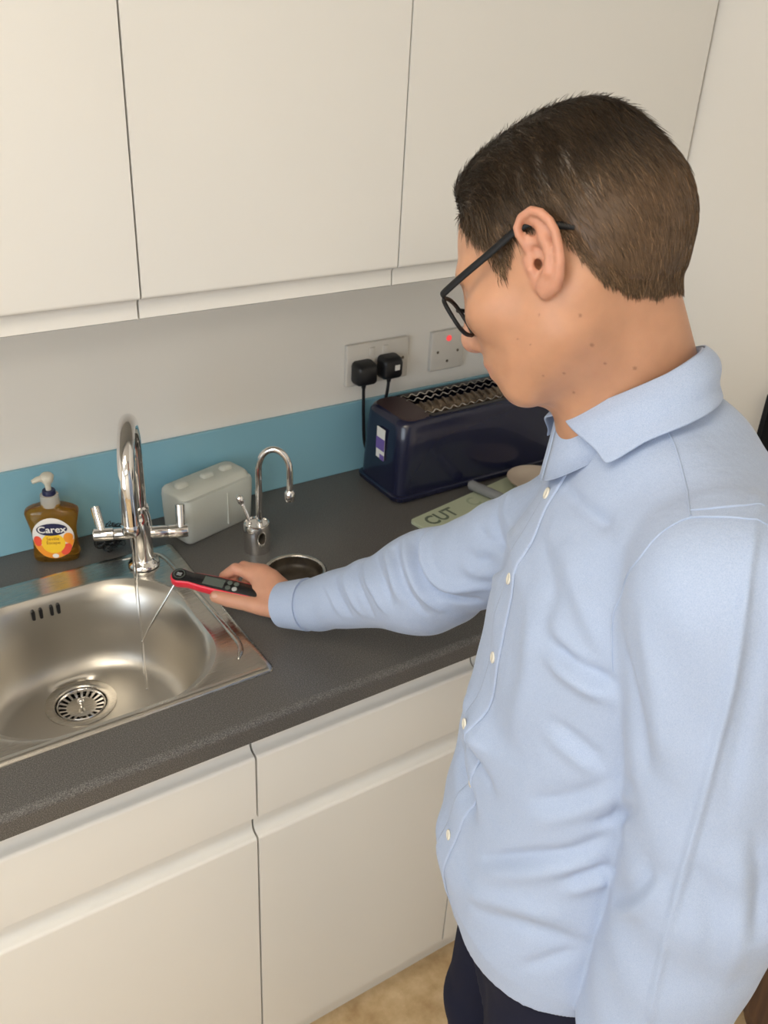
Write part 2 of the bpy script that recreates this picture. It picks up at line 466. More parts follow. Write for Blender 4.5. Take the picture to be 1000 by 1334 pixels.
# local: +x along the cross bar to the right, -y towards the bowl
from_bm('base_flange', lathe_bm([(0.0265, 0), (0.0265, 0.003), (0.024, 0.0065), (0.0195, 0.009), (0.0175, 0.013)], 40), M['chrome'], tap, True, 50)
from_bm('column', lathe_bm([(0.0178, 0.006), (0.0172, 0.03), (0.0180, 0.045), (0.0190, 0.060), (0.0190, 0.078), (0.0172, 0.094), (0.0150, 0.104), (0.0150, 0.108)], 40), M['chrome'], tap, True, 60)
from_bm('collar', lathe_bm([(0.0150, 0.106), (0.0162, 0.107), (0.0162, 0.113), (0.0148, 0.1145)], 36), M['chrome'], tap, True, 40)
RA = 0.0785
path = [(0, 0, 0.110), (0, 0, 0.14), (0, 0, 0.17), (0, 0, 0.207)]
zc = 0.212
for i in range(0, 25):
    a = math.pi * i / 24
    path.append((0, -RA + RA * math.cos(a), zc + RA * math.sin(a) * 1.05))
path += [(0, -2 * RA, 0.185), (0, -2 * RA - 0.0005, 0.168)]
spout = tube('spout', path, 0.0128, M['chrome'], tap, 28)
from_bm('aerator', tube_bm([(0, -2 * RA, 0.172), (0, -2 * RA, 0.170), (0, -2 * RA, 0.156), (0, -2 * RA, 0.153)], [0.0128, 0.0138, 0.0138, 0.0118], 28), M['chrome'], spout, True, 50)
for s, nm in ((-1, 'a'), (1, 'b')):
    b = from_bm('valve_arm', tube_bm([(s * 0.012, 0, 0.062), (s * 0.044, 0, 0.062), (s * 0.0445, 0, 0.062)], [0.0105, 0.0105, 0.0100], 28), M['chrome'], tap, True, 50)
    h = from_bm('handle_cap', tube_bm([(s * 0.045, 0, 0.062), (s * 0.0455, 0, 0.062), (s * 0.076, 0, 0.062), (s * 0.078, 0, 0.062)], [0.0100, 0.0114, 0.0114, 0.0100], 28), M['chrome'], tap, True, 50)
    if s < 0:
        lp = [(-0.064, 0.000, 0.066), (-0.068, 0.012, 0.080), (-0.074, 0.028, 0.098)]
    else:
        lp = [(0.066, 0.000, 0.066), (0.066, 0.006, 0.084), (0.066, 0.013, 0.106)]
    from_bm('lever', tube_bm(lp, [0.0072, 0.0076, 0.0080], 20), M['chrome'], h, True, 50)
# running water
M['water'] = mat('water', (1, 1, 1), 0.0, trans=1.0, ior=1.33)
wx, wy = -0.0615, -0.2955
wp = []
for i in range(22):
    t = i / 21
    wp.append((wx + 0.0006 * math.sin(t * 14), wy + 0.0005 * math.cos(t * 11), 1.0565 - t * (1.0565 - 0.757)))
tag(tube('water_stream', wp, [0.0034 * (1 - 0.45 * (i / 21) ** 0.7) * (1 + 0.16 * math.sin(i * 1.7)) for i in range(22)], M['water'], None, 12), 'thin clear stream of water running from the tap into the bowl', 'water')

# ------------------------------------------------------------------ boiling water tap and its drip drain
bt = thing('filter_tap', 'small chrome gooseneck filter tap with two levers on round base', 'tap', (0.194, -0.195, 0.9))
from_bm('base', lathe_bm([(0.0235, 0), (0.0238, 0.001), (0.0232, 0.052), (0.0222, 0.0555), (0.0205, 0.0565), (0.019, 0.0535), (0.0, 0.0530)], 44, cap1=False), M['chrome'], bt, True, 40)
d_ = Vector((0.80, -0.60, 0))
gp = [Vector((0.004, -0.003, 0.045)), Vector((0.004, -0.003, 0.10)), Vector((0.004, -0.003, 0.158))]
for i in range(1, 17):
    a = math.pi * i / 16
    gp.append(Vector((0.004, -0.003, 0.161)) + d_ * (0.027 - 0.027 * math.cos(a)) + Vector((0, 0, 0.040 * math.sin(a))))
gp += [gp[-1] + Vector((0, 0, -0.024)), gp[-1] + Vector((0, 0, -0.040))]
sp = tube('spout', gp, 0.0056, M['chrome'], bt, 20)
e = gp[-1]
from_bm('nozzle', tube_bm([e + Vector((0, 0, 0.004)), e, e + Vector((0, 0, -0.012)), e + Vector((0, 0, -0.016))], [0.0058, 0.0088, 0.0088, 0.0075], 20), M['chrome'], sp, True, 50)
for lp in ([(-0.010, 0.004, 0.052), (-0.014, 0.009, 0.070), (-0.021, 0.016, 0.094)], [(0.010, 0.008, 0.052), (0.012, 0.013, 0.072), (0.015, 0.020, 0.096)]):
    lv = from_bm('lever', tube_bm(catmull(lp, 4), 0.0032, 14), M['chrome'], bt, True)
    e = Vector(lp[-1]); q = (e - Vector(lp[-2])).normalized()
    from_bm('lever_knob', tube_bm([e - q * 0.004, e, e + q * 0.010, e + q * 0.014], [0.0034, 0.0062, 0.0066, 0.004], 16), M['chrome'], lv, True, 60)
dr = thing('drip_drain', 'round steel rimmed drip drain set into worktop under filter tap', 'drain', (DC[0], DC[1], 0.9))
from_bm('rim', lathe_bm([(0.0565, 0.0003), (0.0560, 0.0022), (0.053, 0.0034), (0.0495, 0.0030), (0.0485, 0.0010), (0.048, -0.012)], 64, cap0=False, cap1=False), M['steel'], dr, True, 60)
M['brown_tray'] = mat('brown_stained_tray', (0.075, 0.060, 0.045), 0.38)
noise_color(M['brown_tray'], 40, [(0.35, (0.030, 0.022, 0.015)), (0.7, (0.075, 0.060, 0.044))])
from_bm('tray', lathe_bm([(0.0483, 0.000), (0.0475, -0.012), (0.044, -0.019), (0.030, -0.0215), (0.0, -0.022)], 56, cap0=False, cap1=False), M['brown_tray'], dr, True)

# ------------------------------------------------------------------ soap bottle
M['amber'] = mat('amber_soap', (0.80, 0.40, 0.055), 0.06, trans=0.88, ior=1.36)
M['clear'] = mat('clear_plastic', (0.80, 0.78, 0.72), 0.18, trans=0.55, ior=1.3)
M['pump'] = mat('pump_cream', (0.78, 0.74, 0.62), 0.35, trans=0.2)
M['navy'] = mat('navy_print', (0.012, 0.014, 0.06), 0.4)
M['lab_white'] = mat('label_white', (0.80, 0.78, 0.74), 0.4)
M['lab_orange'] = mat('label_orange', (0.86, 0.30, 0.03), 0.4)
M['lab_yellow'] = mat('label_yellow', (0.88, 0.55, 0.03), 0.4)
M['lab_red'] = mat('label_red', (0.80, 0.09, 0.05), 0.4)
M['lab_text'] = mat('label_brown_text', (0.35, 0.13, 0.02), 0.5)
soap = thing('soap_bottle', 'amber hand soap pump bottle with orange label on the worktop', 'soap bottle', (-0.119, -0.054, 0.9), math.radians(-24))
# half widths (x), half depths (y) by height
SB = [(0.0, 0.034, 0.017), (0.003, 0.0375, 0.0195), (0.012, 0.0385, 0.0205), (0.025, 0.0370, 0.0200), (0.045, 0.0362, 0.0195), (0.065, 0.0385, 0.0195), (0.082, 0.0425, 0.0195), (0.091, 0.0440, 0.0190), (0.096, 0.0425, 0.0178), (0.100, 0.0360, 0.0160), (0.1035, 0.024, 0.0145), (0.1055, 0.0160, 0.0135), (0.110, 0.0135, 0.0130)]
def sb_at(z):
    for (a, b) in zip(SB[:-1], SB[1:]):
        if a[0] <= z <= b[0]:
            t = (z - a[0]) / (b[0] - a[0])
            return a[1] + (b[1] - a[1]) * t, a[2] + (b[2] - a[2]) * t
    return SB[-1][1:]
def sb_ring(z, hx, hy, n=48):
    out = []
    for i in range(n):
        t = 2 * math.pi * i / n
        c, s = math.cos(t), math.sin(t)
        e = 0.62
        out.append((hx * abs(c) ** e * (1 if c >= 0 else -1), hy * abs(s) ** e * (1 if s >= 0 else -1), z))
    return out
from_bm('bottle', loft_bm([sb_ring(*q) for q in SB]), M['amber'], soap, True)
cap = from_bm('pump_collar', lathe_bm([(0.0155, 0.104), (0.0158, 0.112), (0.0150, 0.124), (0.0142, 0.1245)], 32), M['clear'], soap, True, 40)
from_bm('pump_ring', lathe_bm([(0.0108, 0.1240), (0.0108, 0.1310), (0.0100, 0.1325)], 28), M['navy'], soap, True, 40)
head = from_bm('pump_head', tube_bm([(0, 0, 0.130), (0, 0, 0.143), (0, 0, 0.149), (0, 0, 0.158), (0, 0, 0.162)], [0.0042, 0.0052, 0.0095, 0.0115, 0.0085], 24), M['pump'], soap, True, 60)
from_bm('nozzle', tube_bm([(0, 0, 0.1555), (-0.014, -0.008, 0.1560), (-0.022, -0.0125, 0.1535)], [0.0058, 0.0048, 0.0035], 14), M['pump'], head, True, 60)
def front_y(x, z):
    hx, hy = sb_at(z)
    c = min(0.9999, abs(x) / hx) ** (1 / 0.62)
    return -hy * math.sqrt(max(0, 1 - c * c)) ** 0.62
LZ = 0.0475
def patch(name, outline, m, off, parent, sub=10):
    """flat print following the bottle front; outline is a list of (x, z)"""
    bm = bmesh.new()
    cx_ = sum(p[0] for p in outline) / len(outline); cz_ = sum(p[1] for p in outline) / len(outline)
    rings = []
    for k in range(sub + 1):
        t = max(0.01, k / sub)
        rings.append([(cx_ + (x - cx_) * t, front_y(cx_ + (x - cx_) * t, cz_ + (z - cz_) * t) - off, cz_ + (z - cz_) * t) for x, z in outline])
    loft_bm(rings, True, False, bm=bm)
    return from_bm(name, bm, m, parent, True)
def ell(cx_, cz_, a, b, n=36, t0=0, t1=360, rot=0):
    out = []
    for i in range(n + (0 if t1 - t0 == 360 else 1)):
        t = math.radians(t0 + (t1 - t0) * i / n)
        x, z = a * math.cos(t), b * math.sin(t)
        out.append((cx_ + x * math.cos(rot) - z * math.sin(rot), cz_ + x * math.sin(rot) + z * math.cos(rot)))
    return out
K_ = 1.17
def ls(pts): return [(x * K_, 0.0495 + (z - LZ) * K_) for x, z in pts]
lab = patch('label', ls(ell(0, LZ, 0.0290, 0.0335)), M['lab_white'], 0.0006, soap)
patch('orange_print', ls(ell(0, LZ, 0.0288, 0.0333, 36, 188, 352)), M['lab_orange'], 0.0009, lab)
patch('red_print', ls(ell(-0.0215, 0.043, 0.006, 0.0085)), M['lab_red'], 0.0012, lab)
patch('red_print', ls(ell(0.0170, 0.0285, 0.0065, 0.0100, rot=-0.5)), M['lab_red'], 0.0012, lab)
patch('orange_print', ls(ell(0.0210, 0.0470, 0.0065, 0.0085)), M['lab_orange'], 0.0012, lab)
patch('yellow_print', ls(ell(0.0, 0.0395, 0.0165, 0.0165)), M['lab_yellow'], 0.0015, lab)
patch('white_print', ls(ell(0.001, 0.0185, 0.0045, 0.0035)), M['lab_white'], 0.0015, lab)
patch('navy_oval', ls(ell(0, 0.0625, 0.0215, 0.0100, rot=0.03)), M['navy'], 0.0018, lab)
def lettering(s, size, x, z, off, m, sx=1.0, bold=0.0):
    me = text_mesh(s, size * K_, sx, bold=bold)
    zc_ = 0.0495 + (z - LZ) * K_
    for v in me.vertices:
        px, pz = v.co.x + x, v.co.y + zc_
        v.co = (px, front_y(px, pz) - off, pz)
    return link('lettering', me, m, lab)
lettering('Carex', 0.0150, 0, 0.0622, 0.0022, M['lab_white'], 1.05, 0.0003)
lettering('Seville', 0.0072, 0, 0.0470, 0.0019, M['lab_text'])
lettering('Escape', 0.0072, 0, 0.0405, 0.0019, M['lab_text'])

# ------------------------------------------------------------------ scourer (knot of black wire)
M['wire'] = mat('dark_wire', (0.02, 0.02, 0.02), 0.3, 0.6)
bm = bmesh.new()
rs = random.Random(4)
for k in range(150):
    pts = []
    a, b = rs.uniform(0, 6.28), rs.uniform(-1, 1)
    c = Vector((math.cos(a) * math.sqrt(1 - b * b), math.sin(a) * math.sqrt(1 - b * b), b)) * rs.uniform(0.4, 0.9)
    t1 = Vector((rs.uniform(-1, 1), rs.uniform(-1, 1), rs.uniform(-1, 1))).normalized(); t2 = t1.orthogonal().normalized()
    rad = rs.uniform(0.15, 0.35)
    for i in range(9):
        q = c + (t1 * math.cos(i * 0.75) + t2 * math.sin(i * 0.75)) * rad
        pts.append((q.x * 0.031, q.y * 0.024, 0.0265 + q.z * 0.0245))
    tube_bm(pts, 0.0007, 4, bm=bm)
sc = from_bm('wire_scourer', bm, M['wire'])
sc.location = (-0.034, -0.076, 0.9)
tag(sc, 'dark wire wool scourer on the worktop behind the tap', 'scourer')

# ------------------------------------------------------------------ frosted plastic tub
M['frost'] = mat('frosted_plastic', (0.80, 0.82, 0.76), 0.4, trans=0.4, ior=1.2)
tub = thing('plastic_tub', 'frosted white plastic tub beside the mixer tap against the splashback', 'tub', (0.155, -0.074, 0.9), math.radians(16))
def tubring(z, hx, hy, r, yo=0.0): return rrect(0, yo, hx, hy, r, z, 6, 3)
from_bm('body', loft_bm([tubring(0.0, 0.073, 0.034, 0.010), tubring(0.004, 0.077, 0.037, 0.012), tubring(0.050, 0.079, 0.039, 0.013), tubring(0.082, 0.080, 0.040, 0.014), tubring(0.088, 0.079, 0.038, 0.014)]), M['frost'], tub, True, 60)
from_bm('lid', loft_bm([tubring(0.0865, 0.080, 0.035, 0.014, 0.004), tubring(0.091, 0.080, 0.033, 0.014, 0.005), tubring(0.0955, 0.077, 0.029, 0.013, 0.006), tubring(0.097, 0.070, 0.024, 0.012, 0.007)]), M['frost'], tub, True, 60)
for x in (-0.052, 0.006, 0.050):
    from_bm('lid_tab', loft_bm([rrect(x, 0.008, 0.013, 0.009, 0.006, 0.095, 5, 2), rrect(x, 0.008, 0.012, 0.008, 0.006, 0.102, 5, 2), rrect(x, 0.008, 0.009, 0.005, 0.005, 0.104, 5, 2)]), M['frost'], tub, True, 60)
box('label_ridge', (0.0125, -0.0415, 0.012), (0.0140, -0.0375, 0.078), M['frost'], tub, 0.0004, 1)

# ------------------------------------------------------------------ toaster
M['navy_body'] = mat('navy_gloss_plastic', (0.010, 0.012, 0.035), 0.24, coat=0.3)
M['maroon'] = mat('dark_maroon_top', (0.045, 0.024, 0.026), 0.4)
M['toast_brown'] = mat('browned_metal', (0.20, 0.145, 0.095), 0.45, 0.5)
noise_color(M['toast_brown'], 60, [(0.3, (0.07, 0.048, 0.032)), (0.7, (0.27, 0.205, 0.14))])
M['wire_steel'] = mat('wire_steel', (0.55, 0.53, 0.50), 0.25, 1.0)
to = thing('toaster', 'long navy blue toaster with open slots and wavy wire guards', 'toaster', (0.502, -0.186, 0.9))
TL, TD, TH = 0.42, 0.158, 0.172
def tr(z, dx0, dy, r): return rrect(TL / 2 + dx0 / 2, TD / 2, TL / 2 - dx0 / 2, TD / 2 - dy, r, z, 7, 4)
from_bm('base', loft_bm([tr(0.002, 0.006, 0.006, 0.02), tr(0.006, 0.001, 0.001, 0.022), tr(0.014, 0.0, 0.0, 0.022), tr(0.017, 0.004, 0.004, 0.022)]), M['navy_body'], to, True, 40)
from_bm('shell', loft_bm([tr(0.016, 0.005, 0.004, 0.026), tr(0.05, 0.006, 0.004, 0.028), tr(0.12, 0.008, 0.006, 0.030), tr(0.158, 0.011, 0.009, 0.032), tr(0.167, 0.015, 0.014, 0.032), tr(0.171, 0.022, 0.021, 0.030)], True, False), M['navy_body'], to, True, 50)
# top plate with the slot opening: end caps and long side strips
zt = 0.1712
from_bm('end_cap', loft_bm([rrect(0.0555, TD / 2, 0.0335, TD / 2 - 0.019, 0.024, zt - 0.005, 7, 3), rrect(0.0555, TD / 2, 0.0335, TD / 2 - 0.019, 0.024, zt - 0.001, 7, 3), rrect(0.0555, TD / 2, 0.0325, TD / 2 - 0.020, 0.023, zt, 7, 3)]), M['maroon'], to, True, 40)
box('end_cap', (TL - 0.05, 0.020, zt - 0.004), (TL - 0.014, TD - 0.020, zt), M['maroon'], to)
box('top_edge', (0.085, 0.020, zt - 0.004), (TL - 0.05, 0.030, zt), M['black'], to)
box('top_edge', (0.085, TD - 0.032, zt - 0.004), (TL - 0.05, TD - 0.020, zt), M['black'], to)
box('slot_floor', (0.085, 0.030, 0.070), (TL - 0.05, TD - 0.032, 0.074), M['toast_brown'], to)
for a, b in ((0.036, 0.0375), (0.090, 0.0915)):
    pass
box('slot_bar', (0.085, 0.0500, 0.150), (TL - 0.05, 0.0900, 0.1690), M['toast_brown'], to, 0.003, 1)
for k in range(15):
    x = 0.092 + k * 0.0185
    from_bm('element_rib', tube_bm([(x, 0.051, 0.1695), (x + 0.006, 0.062, 0.1715), (x + 0.010, 0.078, 0.1715), (x + 0.014, 0.089, 0.1695)], 0.0030, 8), M['toast_brown'], to, True)
for yy in (0.037, 0.101, 0.122):
    wv = [(0.080 + i * 0.0036, yy + 0.0018 * math.sin(i * 1.05), zt + 0.0008 + 0.0022 * math.sin(i * 1.05)) for i in range(80)]
    tube('wire_guard', wv, 0.0012, M['wire_steel'], to, 6)
sk = box('sticker', (0.0035, 0.060, 0.075), (0.0052, 0.088, 0.140), M['lab_white'], to, 0.0003, 1)
M['purple'] = mat('purple_print', (0.16, 0.10, 0.36), 0.4)
box('purple_band', (0.0028, 0.0598, 0.094), (0.0040, 0.0882, 0.119), M['purple'], sk)
box('purple_band', (0.0028, 0.0598, 0.074), (0.0040, 0.0740, 0.085), M['purple'], sk)
for yy in (0.045, 0.110):
    lv = box('lever_slot_shade', (TL - 0.003, yy - 0.003, 0.04), (TL + 0.0005, yy + 0.003, 0.13), M['black'], to)  # solid black strip drawn for the shade within the lever's slot
    box('lever', (TL - 0.002, yy - 0.012, 0.118), (TL + 0.018, yy + 0.012, 0.130), M['black'], to, 0.003)

# ------------------------------------------------------------------ sockets and plugs
S1X, S1Z, S2X, S2Z = 0.485, 1.1772, 0.6907, 1.1755
so = thing('double_socket', 'white double wall socket with two black plugs in it', 'socket', (S1X + 0.0735, 0, S1Z - 0.043))
box('back_box', (-0.0725, -0.0035, -0.042), (0.0725, 0.0, 0.042), M['white_plastic'], so)
box('face_plate', (-0.0735, -0.0105, -0.043), (0.0735, -0.003, 0.043), M['white_plastic'], so, 0.0025, 3)
M['screw'] = mat('screw_metal', (0.22, 0.19, 0.15), 0.4, 0.8)
for x in (-0.060, 0.060):
    from_bm('screw', tube_bm([(x, -0.0100, 0), (x, -0.0114, 0)], 0.0032, 12), M['screw'], so)
for x in (-0.016, 0.016):
    box('rocker_switch', (x - 0.006, -0.0135, 0.017), (x + 0.006, -0.0095, 0.033), M['white_plastic'], so, 0.001)
def plug(x, z, label, sticker):
    t = thing('plug', label, 'plug', (x, -0.0105, z))
    def pr_(y, hx, zt, zb, r): 
        return [(a, y, b) for a, b, _ in rrect(0, (zt + zb) / 2, hx, (zt - zb) / 2, r, 0, 5, 2)]
    from_bm('body', loft_bm([pr_(0.0, 0.0225, 0.022, -0.024, 0.009), pr_(-0.006, 0.0240, 0.023, -0.025, 0.010), pr_(-0.022, 0.0230, 0.021, -0.024, 0.009), pr_(-0.029, 0.0200, 0.016, -0.021, 0.008), pr_(-0.031, 0.0170, 0.012, -0.018, 0.006)]), M['black'], t, True, 40)
    if sticker:
        box('rating_sticker', (0.001, -0.0322, -0.004), (0.012, -0.0308, 0.007), M['lab_white'], t)
    from_bm('cord_grip', tube_bm([(0, -0.012, -0.020), (0, -0.012, -0.034)], [0.006, 0.0042], 12), M['black'], t, True, 50)
    return t
p1 = plug(S1X + 0.034, 1.1225, 'plain black three pin plug in double socket, on its soap side', False)
tube('cord', catmull([(0, -0.012, -0.030), (0.001, -0.012, -0.060), (0.004, -0.010, -0.10), (0.012, -0.006, -0.16), (0.03, -0.006, -0.205)], 6), 0.0033, M['black'], p1, 10)
p2 = plug(S1X + 0.094, 1.1265, 'black three pin plug with small white sticker, in double socket', True)
tube('cord', catmull([(0, -0.012, -0.030), (-0.003, -0.012, -0.060), (-0.010, -0.008, -0.11), (-0.014, -0.006, -0.17), (0.0, -0.006, -0.21)], 6), 0.0033, M['black'], p2, 10)
M['neon'] = mat('red_neon', (0.8, 0.05, 0.06), 0.3, emit=(1.0, 0.08, 0.08), estr=0.8)
ss = thing('wall_switch', 'white square wall switch plate with red neon beside double socket', 'switch', (S2X + 0.043, 0, S2Z - 0.043))
box('back_box', (-0.0425, -0.0035, -0.042), (0.0425, 0.0, 0.042), M['white_plastic'], ss)
box('face_plate', (-0.043, -0.0105, -0.043), (0.043, -0.003, 0.043), M['white_plastic'], ss, 0.0025, 3)
from_bm('neon_indicator', tube_bm([(0, -0.0100, 0.026), (0, -0.0125, 0.026)], 0.0062, 16), M['neon'], ss)
for x, z in ((-0.026, -0.002), (0.026, -0.004), (0.0, -0.024)):
    from_bm('screw', tube_bm([(x, -0.0100, z), (x, -0.0114, z)], 0.0030, 12), M['screw'], ss)

# ------------------------------------------------------------------ chopping board and things beside it
M['board'] = mat('pale_green_plastic', (0.47, 0.52, 0.38), 0.5)
M['board_print'] = mat('board_print', (0.13, 0.16, 0.12), 0.6)
M['board_faint'] = mat('board_faint_print', (0.36, 0.42, 0.30), 0.6)
ba = math.radians(10.5)
bd = thing('chopping_board', 'pale green plastic chopping board printed CUT in front of toaster', 'chopping board', (0.490, -0.247, 0.9), ba)
from_bm('board', loft_bm([rrect(0.16, -0.105, 0.16, 0.105, 0.010, 0.0, 5, 3), rrect(0.16, -0.105, 0.16, 0.105, 0.010, 0.005, 5, 3), rrect(0.16, -0.105, 0.159, 0.104, 0.009, 0.006, 5, 3)]), M['board'], bd, True, 40)
me = text_mesh('CUT', 0.044, 0.86, align='LEFT', bold=0.0011)
o = link('lettering', me, M['board_print'], bd); o.location = (0.020, -0.030, 0.0063)
me = text_mesh('C', 0.044, 0.86, align='LEFT', bold=0.0006)
o = link('lettering', me, M['board_faint'], bd); o.location = (0.138, -0.030, 0.0063)
M['grey_handle'] = mat('grey_plastic', (0.23, 0.24, 0.25), 0.35)
kn = thing('kitchen_utensil', 'grey plastic handled utensil lying on the chopping board', 'utensil', (0.672, -0.205, 0.917), math.radians(-75))
from_bm('handle', tube_bm(catmull([(0, 0, 0), (0.004, 0, 0), (0.05, 0, 0), (0.10, 0, -0.001), (0.118, 0, -0.001)], 3), [0.008] + [0.0105] * 11 + [0.007], 18), M['grey_handle'], kn, True, 50)
from_bm('hanging_loop', tube_bm([(0.002, 0, 0), (-0.004, 0, 0.001), (-0.007, 0, 0.001)], [0.0085, 0.0075, 0.004], 16), M['grey_handle'], kn, True, 50)
from_bm('blade', box_bm((0.110, -0.001, -0.008), (0.20, 0.001, 0.008), 0.0006, 1), M['steel'], kn, True, 40)
M['beige'] = mat('beige_ceramic', (0.50, 0.42, 0.34), 0.35)
pl = lathe_bm([(0.030, 0.0), (0.032, 0.002), (0.050, 0.010), (0.058, 0.018), (0.0595, 0.0195), (0.057, 0.0195), (0.048, 0.012), (0.030, 0.005), (0.0, 0.0045)], 48, cap1=False)
o = from_bm('small_dish', pl, M['beige'], None, True, 60); o.location = (0.800, -0.255, 0.9062)
tag(o, 'small beige ceramic dish on the board beside the grey utensil', 'dish')

# ------------------------------------------------------------------ black panel on the side wall
pn = thing('wall_monitor', 'black flat wall mounted screen on the side wall beyond the shoulder', 'screen', (XR, -0.812, 1.045))
box('bracket', (-0.012, -0.06, 0.05), (0.0, 0.06, 0.13), M['black'], pn)
box('casing', (-0.036, -0.185, 0.0), (-0.010, 0.185, 0.180), M['black'], pn, 0.004)
M['screen'] = mat('dark_screen', (0.01, 0.011, 0.013), 0.15)
box('screen', (-0.0368, -0.173, 0.012), (-0.0355, 0.173, 0.168), M['screen'], pn)

# ------------------------------------------------------------------ wooden stool
stl = thing('wooden_stool', 'dark brown round wooden stool standing by the side wall behind the man', 'stool', (0.70, -1.20, 0.0), 0.4)
from_bm('seat', lathe_bm([(0.150, 0.420), (0.160, 0.424), (0.164, 0.436), (0.160, 0.448), (0.150, 0.452), (0.0, 0.450)], 48, cap1=False), M['wood'], stl, True, 50)
for k in range(4):
    a = math.pi / 4 + k * math.pi / 2
    ca, sa = math.cos(a), math.sin(a)
    from_bm('leg', tube_bm([(0.150 * ca, 0.150 * sa, 0.0), (0.12 * ca, 0.12 * sa, 0.22), (0.10 * ca, 0.10 * sa, 0.424)], [0.014, 0.018, 0.016], 14), M['wood'], stl, True, 50)
for k in range(4):
    a = math.pi / 4 + k * math.pi / 2; b = a + math.pi / 2
    from_bm('stretcher', tube_bm([(0.127 * math.cos(a), 0.127 * math.sin(a), 0.16), (0.127 * math.cos(b), 0.127 * math.sin(b), 0.16)], 0.009, 10), M['wood'], stl, True, 50)
FINE = True

# ------------------------------------------------------------------ smooth solid modelling helpers (numpy)
F32 = np.float32
def V3(*a): return np.array(a, F32)
def s_ell(P, c, r):
    q = (P - V3(*c)) / V3(*r)
    k0 = np.sqrt((q * q).sum(1)) + 1e-9
    q2 = q / V3(*r)
    k1 = np.sqrt((q2 * q2).sum(1)) + 1e-9
    return k0 * (k0 - 1) / k1
def s_cap(P, a, b, ra, rb):
    a, b = V3(*a), V3(*b)
    ab = b - a
    t = np.clip(((P - a) @ ab) / max(float(ab @ ab), 1e-12), 0, 1)
    d = P - a - t[:, None] * ab
    return np.sqrt((d * d).sum(1)) - (ra + (rb - ra) * t)
def s_poly(P, pts, r):
    d = None
    for i in range(len(pts) - 1):
        ra = r[i] if hasattr(r, '__len__') else r
        rb = r[i + 1] if hasattr(r, '__len__') else r
        e = s_cap(P, pts[i], pts[i + 1], ra, rb)
        d = e if d is None else np.minimum(d, e)
    return d
def smin(a, b, k):
    h = np.maximum(k - np.abs(a - b), 0) / k
    return np.minimum(a, b) - h * h * k * 0.25
def smax(a, b, k):
    return -smin(-a, -b, k)
def sstep(x, a, b):
    t = np.clip((x - a) / (b - a), 0, 1)
    return t * t * (3 - 2 * t)

def sdf_mesh(fn, lo, hi, h, B=8, slack=1.5):
    """sparse surface nets: returns verts (n,3), quads (m,4)"""
    lo = np.array(lo, float); hi = np.array(hi, float)
    nb = np.ceil((hi - lo) / (B * h)).astype(int)
    g = np.stack(np.meshgrid(*[np.arange(n) for n in nb], indexing='ij'), -1).reshape(-1, 3)
    cen = (lo + (g + 0.5) * B * h).astype(F32)
    rad = B * h * math.sqrt(3) / 2 * slack
    keep = np.zeros(len(g), bool)
    for s in range(0, len(g), 200000):
        keep[s:s + 200000] = np.abs(fn(cen[s:s + 200000])) < rad
    g = g[keep]
    loc = np.stack(np.meshgrid(*[np.arange(B + 1)] * 3, indexing='ij'), -1).reshape(-1, 3)
    N = nb * B + 2
    cells_k, cells_v, edges = [], [], [[], [], []]
    CH = 400
    cor = np.array([[i, j, k] for i in (0, 1) for j in (0, 1) for k in (0, 1)])
    ed = [(a, b) for a in range(8) for b in range(a + 1, 8) if np.abs(cor[a] - cor[b]).sum() == 1]
    for s in range(0, len(g), CH):
        gb = g[s:s + CH]
        idx = gb[:, None, :] * B + loc[None]
        P = (lo + idx.reshape(-1, 3) * h).astype(F32)
        V = fn(P).reshape(len(gb), B + 1, B + 1, B + 1)
        corners = [V[:, c[0]:c[0] + B, c[1]:c[1] + B, c[2]:c[2] + B] for c in cor]
        ins = sum((c < 0).astype(np.int8) for c in corners)
        m = (ins > 0) & (ins < 8)
        w = np.argwhere(m)
        if len(w) == 0: continue
        cv = np.stack([c[m] for c in corners], 1)
        acc = np.zeros((len(w), 3)); cnt = np.zeros(len(w))
        for a, b in ed:
            va, vb = cv[:, a], cv[:, b]
            x = (va < 0) != (vb < 0)
            t = va[x] / (va[x] - vb[x])
            acc[x] += cor[a] + t[:, None] * (cor[b] - cor[a])
            cnt[x] += 1
        gi = gb[w[:, 0]] * B + w[:, 1:]
        key = (gi[:, 0] * N[1] + gi[:, 1]) * N[2] + gi[:, 2]
        cells_k.append(key)
        cells_v.append(lo + (gi + acc / cnt[:, None]) * h)
        for ax, ci in enumerate((4, 2, 1)):
            a, b = cv[:, 0] < 0, cv[:, ci] < 0
            x = a != b
            edges[ax].append(np.stack([gi[x][:, 0], gi[x][:, 1], gi[x][:, 2], a[x].astype(int)], 1))
    K = np.concatenate(cells_k); Vt = np.concatenate(cells_v)
    o = np.argsort(K, kind='stable'); K = K[o]; Vt = Vt[o]
    K, ui = np.unique(K, return_index=True); Vt = Vt[ui]
    quads = []
    for ax in range(3):
        E = np.concatenate(edges[ax])
        b, c = (ax + 1) % 3, (ax + 2) % 3
        q = []
        ok = np.ones(len(E), bool)
        for ob, oc in ((0, 0), (-1, 0), (-1, -1), (0, -1)):
            G = E[:, :3].copy(); G[:, b] += ob; G[:, c] += oc
            key = (G[:, 0] * N[1] + G[:, 1]) * N[2] + G[:, 2]
            p = np.clip(np.searchsorted(K, key), 0, len(K) - 1)
            ok &= (K[p] == key)
            q.append(p)
        q = np.stack(q, 1)
        fl_ = E[:, 3] == 0
        q[fl_] = q[fl_][:, ::-1]
        quads.append(q[ok])
    return Vt, np.concatenate(quads)
